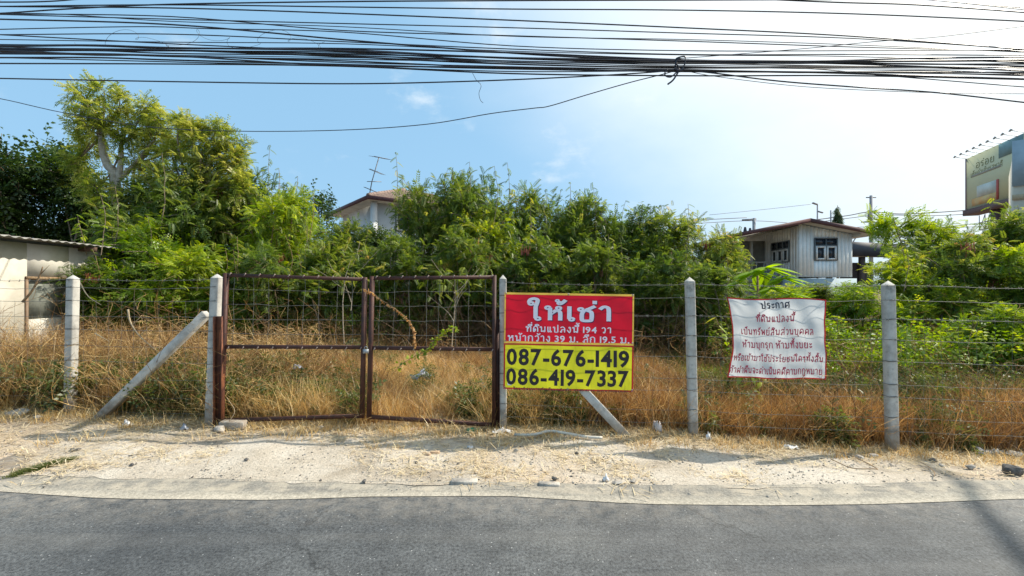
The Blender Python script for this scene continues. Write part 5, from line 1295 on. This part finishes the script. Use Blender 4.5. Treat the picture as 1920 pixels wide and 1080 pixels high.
# tall dead stalk grass on the left bays
tT = [tuft(70+k, 40, .95, .10, .6, .006, RUSSET, 4) for k in range(3)]
x, y = pts_in(700, -8, -3.0, 4.9, 7.6, lambda x, y: inner(x,y)*1., 8)
scatter('tall_dead_grass', x, y, tT, RUSSET, .6, 1.15, 8, hfn=lambda x, y: np.interp(x, [-6,-4,-3], [.95,.8,.6]))
# straw litter lying on the verge next to the fence
PALES = leafmat('pale_straw', [(0, (.25,.17,.09)), (.5, (.52,.42,.26)), (1, (.72,.63,.44))], transl=.15)
def litter(seed, n):
    r_ = np.random.default_rng(seed); mb = MB()
    for k in range(n):
        a = r_.uniform(0,6.28); p = np.array([r_.normal()*.10, r_.normal()*.10, r_.uniform(.002,.02)]); L = r_.uniform(.03,.12); d = np.array([math.cos(a), math.sin(a), r_.normal()*.12])
        s = np.array([-d[1], d[0], 0])*.0022; e = p+d*L; e[2] = max(e[2], .002)
        mb.add([p-s, p+s, e+s, e-s], [(0,1,2,3)], val=float(np.clip(r_.normal(.62,.2),0,1)))
    me = mb.mesh('litter'); me.materials.append(PALES); return me
lt = [litter(80+k, 40) for k in range(4)]
x, y = pts_in(5200, -7, 7, 3.4, 5.2, lambda x, y: (y > gutY(x)+.08)*np.clip(np.exp(-(fy(x)-y)/.16)*.8*(y < fy(x)+.4)+.16*np.exp(-((x-.2)/1.1)**2)*(nz2(x,y,3,3) > .5)+.12*(x > 1.4)*np.exp(-(fy(x)-y)/.4)+.08*(x < -3)+.005, 0, 1), 9)
scatter('straw_litter', x, y, lt, STRAW, .7, 1.3, 9, zoff=.0, tilt=.04)
# short tufts at the foot of the fence
tL = [tuft(90+k, 26, .13, .05, .9, .005, STRAW, 2) for k in range(3)]
x, y = pts_in(2600, -7, 7, 3.9, 5.1, lambda x, y: np.clip(np.exp(-np.abs(fy(x)-.05-y)/.16)*.8, 0, 1)*(y < fy(x)+.3), 10)
scatter('short_dry_tufts', x, y, tL, STRAW, .6, 1.3, 10)
# gravel: pebbles on the verge
def pebble(seed, mat):
    r_ = np.random.default_rng(seed); 
    V = np.array([(1,0,0),(-1,0,0),(0,1,0),(0,-1,0),(0,0,1),(0,0,-1),(.7,.7,.3),(-.7,.6,.4),(.6,-.7,.35),(-.6,-.7,.3)], float)
    import bmesh
    bm = bmesh.new(); [bm.verts.new(v*(1+r_.normal()*.15)*[1,.8,.55]) for v in V]; bmesh.ops.convex_hull(bm, input=bm.verts)
    me = bpy.data.meshes.new('pebble'); bm.to_mesh(me); bm.free(); me.materials.append(mat); return me
pbs = [pebble(k, STONE) for k in range(6)]+[pebble(7, DSTONE)]
def gdens(x, y):
    g = gutY(x); return np.clip(2.2*nz2(x,y,4.1,8)-.6,.05,1)*np.where(y > g-.03, np.clip(.45+.6*np.exp(-np.abs(y-g-.03)/.06)-.35*(y > g+.9), 0, 1), np.clip(.5*np.exp((y-g)/.07), 0, 1)*(y > roadY(x)+.02))
x, y = pts_in(24000, -7, 7, 3.1, 4.9, gdens, 12)
r_ = np.random.default_rng(12); s = .0028+.011*r_.uniform(size=len(x))**4+.003*r_.uniform(size=len(x))
gn_scatter('gravel', np.stack([x,y,np.where(y > gutY(x)+.03, gz(x,y)+.002, .016)],1), r_.uniform(0,6.28,(len(x),3))*[.1,.1,1], np.stack([s,s,s],1), pbs, STONE)

# ------------------------------------------------------------------ single small things on the verge
def ground_pt(px, py):
    d = 4.0
    for _ in range(30):
        x = (px-960)/F*d; z = float(gz(x, d)) if d > gutY(x) else 0; d = .5*d+.5*(H0-z)*F/(py-540)
    return np.array([x, d, z])
import bmesh
def chunk_mesh(seed, sz, mat, flat=1.):
    r_ = np.random.default_rng(seed); bm = bmesh.new()
    for k in range(16):
        v = unit(r_.normal(size=3)); bm.verts.new(v*np.array(sz)*r_.uniform(.75,1.05)/2)
    bmesh.ops.convex_hull(bm, input=bm.verts); bmesh.ops.bevel(bm, geom=bm.edges, offset=min(sz)*.05, segments=1, affect='EDGES')
    me = bpy.data.meshes.new('chunk'); bm.to_mesh(me); bm.free(); me.materials.append(mat); return me
def chunk(px, py, wpx, hpx, label, mat=STONE, cat='stone', name='stone', seed=None, group='loose stones on the verge', rz=0.):
    p = ground_pt(px, py); w = wpx/F*p[1]; h = hpx/F*p[1]*1.1
    me = chunk_mesh(seed or int(px), (w, w*.7, h), mat); o = link(name, me, None); o.location = (p[0], p[1]+w*.2, p[2]+h*.3); o.rotation_euler = (0,0,rz)
    return tag(o, label, cat, group)
chunk(408, 812, 34, 16, 'pale irregular concrete lump at the foot of the left gate post')
chunk(1908, 893, 46, 26, 'dark grey rock at the right edge beside the gutter', DSTONE)
chunk(1752, 867, 16, 10, 'dark stone on the verge right of the rightmost post', DSTONE)
chunk(1768, 876, 14, 8, 'small buff stone right of the rightmost post')
chunk(1825, 881, 20, 12, 'reddish grey stone near the right edge')
chunk(1910, 860, 40, 14, 'flat pale slab under the right edge weeds')
chunk(1642, 860, 26, 10, 'white flattened stone left of the rightmost post')
chunk(1615, 862, 20, 9, 'grey stone beside the flattened white one')
chunk(838, 867, 12, 8, 'round brown stone on the verge below the right gate leaf')
chunk(1082, 853, 12, 8, 'brown pebble-like stone below the red banner', DSTONE)
chunk(968, 848, 13, 9, 'small grey stone just below the gate hinge post')
chunk(780, 870, 8, 6, 'tiny brown stone left of centre on the verge', DSTONE)
chunk(682, 906, 14, 8, 'dark stone sitting at the gutter edge left of centre', DSTONE)
chunk(1040, 902, 15, 9, 'brown stone at the gutter edge near the paper scrap', DSTONE)
chunk(1160, 910, 26, 8, 'grey broken slab piece at the gutter edge near the paper scrap', STONE)
chunk(1190, 908, 22, 9, 'second slab piece right of the paper scrap')
chunk(600, 806, 14, 10, 'white stone under the left gate leaf')
chunk(20, 783, 50, 18, 'grey rubble pile piece at the left edge')
chunk(68, 788, 22, 10, 'small grey rubble piece next to the larger one at the left edge')
chunk(245, 875, 14, 7, 'purple-grey stone on the verge at the left', DSTONE)
chunk(136, 847, 24, 7, 'dark flat stone on the verge at the left', DSTONE)
chunk(460, 865, 12, 7, 'dark chip of stone on the pale verge below the left gate leaf', DSTONE)
def slab(px, py, w, dpt, h, rz, label, mat, name, cat, group=None):
    p = ground_pt(px, py); m = MB(); m.box((-w/2,-dpt/2,-.03), (w/2,dpt/2,h)); o = obj(name, m, mat); o.location = tuple(p+[0,dpt/2,0]); o.rotation_euler = (0.03,.02,rz)
    b_ = o.modifiers.new('bevel','BEVEL'); b_.width = .006; return tag(o, label, cat, group)
slab(432, 808, .25, .10, .09, .05, 'grey concrete block lying at the foot of the left gate leaf', CONC, 'concrete_block', 'block')
slab(870, 908, .20, .07, .02, .03, 'long flat grey paving scrap at the gutter edge', STONE, 'paving_scrap', 'slab', 'flat scraps at the gutter edge')
slab(1030, 913, .16, .05, .015, -.05, 'short flat grey paving scrap at the gutter edge near the paper', STONE, 'paving_scrap', 'slab', 'flat scraps at the gutter edge')
slab(778, 808, .13, .09, .02, .2, 'pinkish broken tile under the right gate leaf', simple('pink_tile', (.50,.36,.27), .9), 'broken_tile', 'tile')
slab(815, 851, .09, .03, .02, .2, 'right one of two small brick scraps on the verge', simple('brick_scrap', (.5,.34,.22), .9), 'brick_scrap', 'brick', 'two brick scraps')
slab(799, 854, .075, .03, .02, -.2, 'left one of two small brick scraps on the verge', simple('brick_scrap2', (.48,.33,.22), .9), 'brick_scrap', 'brick', 'two brick scraps')
slab(0, 885, .5, .34, .012, .06, 'flat concrete drain cover at the left edge of the verge', CONC, 'drain_cover', 'drain cover')
# mossy strip beside the drain cover
a_ = ground_pt(35, 888); b_ = ground_pt(128, 864); t_ = np.random.default_rng(2).uniform(size=900); w_ = np.random.default_rng(3).normal(size=900)*.028
x = a_[0]+(b_[0]-a_[0])*t_+w_*.4; y = a_[1]+(b_[1]-a_[1])*t_+w_
tM = [tuft(95+k, 16, .03, .02, 1.1, .004, WEED, 2) for k in range(2)]
scatter('moss_strip', x, y, tM, WEED, .6, 1.2, 14, zoff=-.004)
# white pipe / stick lying below the banner
m = MB(); q = [ground_pt(x, y)+[0,.02,.03+z] for x, y, z in ((965,822,.0),(1000,824,.01),(1030,819,.02),(1060,821,.01),(1100,826,.0),(1130,828,0))]
m.tube(smooth_pts(q,4), [.014]*21, 7); tag(obj('pale_stick', m, simple('bleached_wood', (.62,.58,.5), .9)), 'bleached pale stick lying on the verge below the red banner', 'stick')
m = MB(); q = [ground_pt(x, y)+[0,.02,.02+z] for x, y, z in ((1560,866,.0),(1600,886,.01),(1640,890,.02),(1646,886,.01),(1600,860,.0),(1570,852,0))]
m.tube(smooth_pts(q,4), .004, 5); tag(obj('bent_twig', m, TWIG), 'thin bent twig on the sand left of the rightmost post', 'twig')
m = MB(); q = [ground_pt(x, y)+[0,.02,.02] for x, y in ((1690,860),(1730,872),(1755,890),(1756,900))]
m.tube(smooth_pts(q,4), .0035, 5); tag(obj('bent_twig', m, TWIG), 'thin curved twig on the sand right of the rightmost post', 'twig')
def crumple(px, py, w, h, label, mat, name, cat, seed, zf=1., y_in=0., z_in=0.):
    r_ = np.random.default_rng(seed); p = ground_pt(px, py) if not y_in else P(px, py, y_in); n = 7
    U, Vv = np.meshgrid(np.linspace(-.5,.5,n), np.linspace(-.5,.5,n), indexing='ij'); 
    X = U*w*(1+r_.normal(size=U.shape)*.18); Y = Vv*w*.5*(1+r_.normal(size=U.shape)*.2); Z = np.abs(r_.normal(size=U.shape))*h*.35+h*.6*np.cos(U*3)*np.cos(Vv*3)
    i_ = np.arange(n-1)[:,None]*n; j_ = np.arange(n-1)[None]; Q = np.stack([i_+j_, i_+n+j_, i_+n+1+j_, i_+1+j_], -1).reshape(-1,4)
    o = link(name, nmesh(name, np.stack([X,Y,Z],-1), Q), mat); o.location = tuple(p); o.modifiers.new('thickness','SOLIDIFY').thickness = .002
    return tag(o, label, cat, 'scraps of litter')
PINKP = simple('pale_pink_paper', (.72,.66,.64), .7, bs=0); GRNP = simple('green_plastic', (.02,.22,.10), .4, bs=0); GRYP = simple('grey_plastic', (.35,.37,.42), .5, bs=0)
crumple(1136, 903, .05, .05, 'small white paper scrap at the gutter edge', PLAS, 'paper_scrap', 'paper', 1)
crumple(882, 841, .06, .03, 'crumpled lilac plastic scrap in the banner shadow', PLAS, 'plastic_scrap', 'litter', 2)
crumple(238, 800, .09, .06, 'white curled plastic cup on the verge behind the strut foot', PLAS, 'plastic_cup', 'litter', 3)
crumple(1328, 828, .06, .08, 'white plastic bag scrap right of the post between the banners', PLAS, 'plastic_bag', 'litter', 4)
crumple(1232, 812, .10, .14, 'pale pink torn plastic bag hanging in the dry grass right of the short strut', PINKP, 'plastic_bag', 'litter', 5)
crumple(1485, 842, .12, .04, 'flattened white wrapper at the foot of the grass below the notice', PLAS, 'wrapper', 'litter', 6)
crumple(942, 812, .2, .05, 'crumpled white sack beside the centre post', PLAS, 'plastic_sack', 'litter', 7)
crumple(1870, 852, .12, .06, 'white foam cup near the right edge', PLAS, 'foam_cup', 'litter', 8)
crumple(1840, 850, .3, .05, 'grey plastic sheet under the weeds near the right edge', GRYP, 'plastic_sheet', 'litter', 9)
crumple(345, 808, .08, .07, 'grey scrap between the strut and the left gate post', GRYP, 'plastic_scrap', 'litter', 10)
for px, py, w, lab, mt in ((455,705,.18,'white plastic bag lying in the straw behind the left gate leaf',PLAS),(558,693,.16,'grey and white box scrap in the straw behind the left gate leaf',GRYP),(510,690,.13,'dull pink rag in the straw behind the left gate leaf',simple('rag',(.30,.20,.20),.9,bs=0)),(790,712,.26,'large crumpled clear bag behind the right gate leaf',GRYP),(1240,742,.22,'white sack half buried in the grass between the banners',PLAS)):
    crumple(px, py, w, w*.5, lab, mt, 'litter_bag', 'litter', int(px), y_in=6.2)
bt = ground_pt(884, 812); o = thing('green_bottle', 'small green bottle lying under the right end of the gate', 'bottle', (bt[0], bt[1], bt[2]+.03), .5)
m = MB(); m.tube([(-.05,0,0),(.03,0,0),(.045,0,0)], [.026,.026,.012], 10); obj('body', m, GRNP, o)
m = MB(); m.tube([(.0455,0,0),(.08,0,0)], .010, 8); obj('neck', m, GRNP, o)

# vines on the gate
vd = thing('dead_vine', 'golden dry vine with curled leaves arching over the right gate leaf', 'vine')
r_ = np.random.default_rng(6)
vp = smooth_pts([P(x, y, 4.62) for x, y in ((682,543),(697,548),(715,562),(738,577),(755,590),(768,603),(776,618),(777,632),(779,650))], 6)
m = MB(); m.tube(vp, .0035, 4); obj('stem', m, TWIG, vd)
m = MB()
for k in range(0, len(vp)):
    for q in range(2): bladeleaf(m, vp[k], unit(r_.normal(size=3)+[0,-.4,-.9]), r_.uniform(.022,.042), .022, .2, r_, r_.uniform(.2,1))
q = obj('leaves', m, GOLD, vd); q['kind'] = 'stuff'
vg = thing('green_vine', 'thin green vine climbing from the grass up the right gate mesh', 'vine')
vp = smooth_pts([P(x, y, 4.63) for x, y in ((745,690),(765,675),(790,662),(808,652),(815,637),(828,625),(842,618),(855,616))], 6)
m = MB(); m.tube(vp, .003, 4); obj('stem', m, TWIG, vg)
m = MB()
for k in range(len(vp)):
    for q in range(3): bladeleaf(m, vp[k]+r_.normal(size=3)*.015, unit(r_.normal(size=3)+[0,-.3,.1]), r_.uniform(.03,.055), .03, .1, r_, r_.uniform(.2,1))
q = obj('leaves', m, BRIGHT, vg); q['kind'] = 'stuff'
# dead branches leaning in the left bays
for k, (pts, r0_, lab) in enumerate((
  ([(42,566,5.6),(60,545,5.6),(75,515,5.6),(80,500,5.6)], .016, 'dark dead branch standing in front of the shed wall'),
  ([(150,530,5.8),(165,555,5.8),(190,572,5.8)], .008, 'pale broken stalk just right of the leftmost post'),
  ([(240,580,5.6),(245,605,5.6),(262,630,5.6),(290,655,5.6)], .013, 'pale curved dead branch in the middle of the left bay'),
  ([(178,625,5.5),(205,640,5.5)], .007, 'short pale stalk low in the left bay'),
  ([(430,790,4.6),(440,770,4.6),(425,745,4.6)], .004, 'thin pale stalk leaning on the left gate corner'),
  ([(535,745,4.9),(543,765,4.9),(548,785,4.9)], .005, 'pale split stem inside the left gate leaf bottom'))):
    m = MB(); q = smooth_pts([P(*p_) for p_ in pts], 5); m.tube(q, np.linspace(r0_, r0_*.4, len(q)), 5)
    if len(pts) > 3:
        for z in (6, 10):
            if z < len(q): m.tube([q[z], q[z]+[.12*(-1)**z, 0, .12]], [r0_*.5, .002], 4)
    tag(obj('dead_branch', m, TWIG if k in (0,) else simple('pale_stalk', (.56,.44,.28), .9, bs=0)), lab, 'branch', 'dead stalks behind the wire')
# tall slender saplings seen through the gate
for px, top, lab in ((655,480,'slender bare sapling behind the left gate leaf'),(848,520,'slender bare sapling behind the right gate leaf')):
    r_ = np.random.default_rng(px); b_ = P(px, 620, 8.6); sa = thing('sapling', lab, 'sapling', (b_[0], 8.6, 0))
    m = MB(); H_ = H0+(540-top)/F*8.6; limb(m, (0,0,-.05), (.05,0,H_), .014, .006, r_); 
    for z in np.linspace(.5, .9, 6): limb(m, (.03,0,H_*z), (.03+r_.normal()*.4,r_.normal()*.2,H_*z+.5), .007, .003, r_)
    obj('trunk', m, simple('pale_sapling_bark', (.45,.38,.28), .9), sa)
    m = MB(); n = 60; pos = np.stack([r_.normal(size=n)*.35, r_.normal(size=n)*.2, H_*r_.uniform(.7,1.15,n)],1); fronds(m, r_, pos, unit(r_.normal(size=(n,3))), 'feather', .8, .7); obj('crown', m, LEUC, sa)
# leafy weed behind the notice
tw_ = thing('tall_weed', 'tall leafy green weed peeking out left of the white notice', 'plant', (2.95,5.3,.0))
r_ = np.random.default_rng(15); lf = MB(); st = MB()
for k in range(5):
    e = np.array([r_.normal()*.3-.15, r_.normal()*.15, r_.uniform(.9,1.35)]); p = limb(st, (r_.normal()*.05,0,-.05), e, .009, .004, r_, 6, .1, 5)
    for q in np.linspace(.25,1,12):
        b0 = np.array([np.interp(q, np.linspace(0,1,6), p[:,c_]) for c_ in range(3)])
        bladeleaf(lf, b0, unit(r_.normal(size=3)*[1,1,.2]+[-.2,-.3,-.1]), r_.uniform(.12,.2), .055, .5, r_, r_.uniform(.3,1))
obj('stems', st, TWIG, tw_); q = obj('leaves', lf, BRIGHT, tw_); q['kind'] = 'stuff'
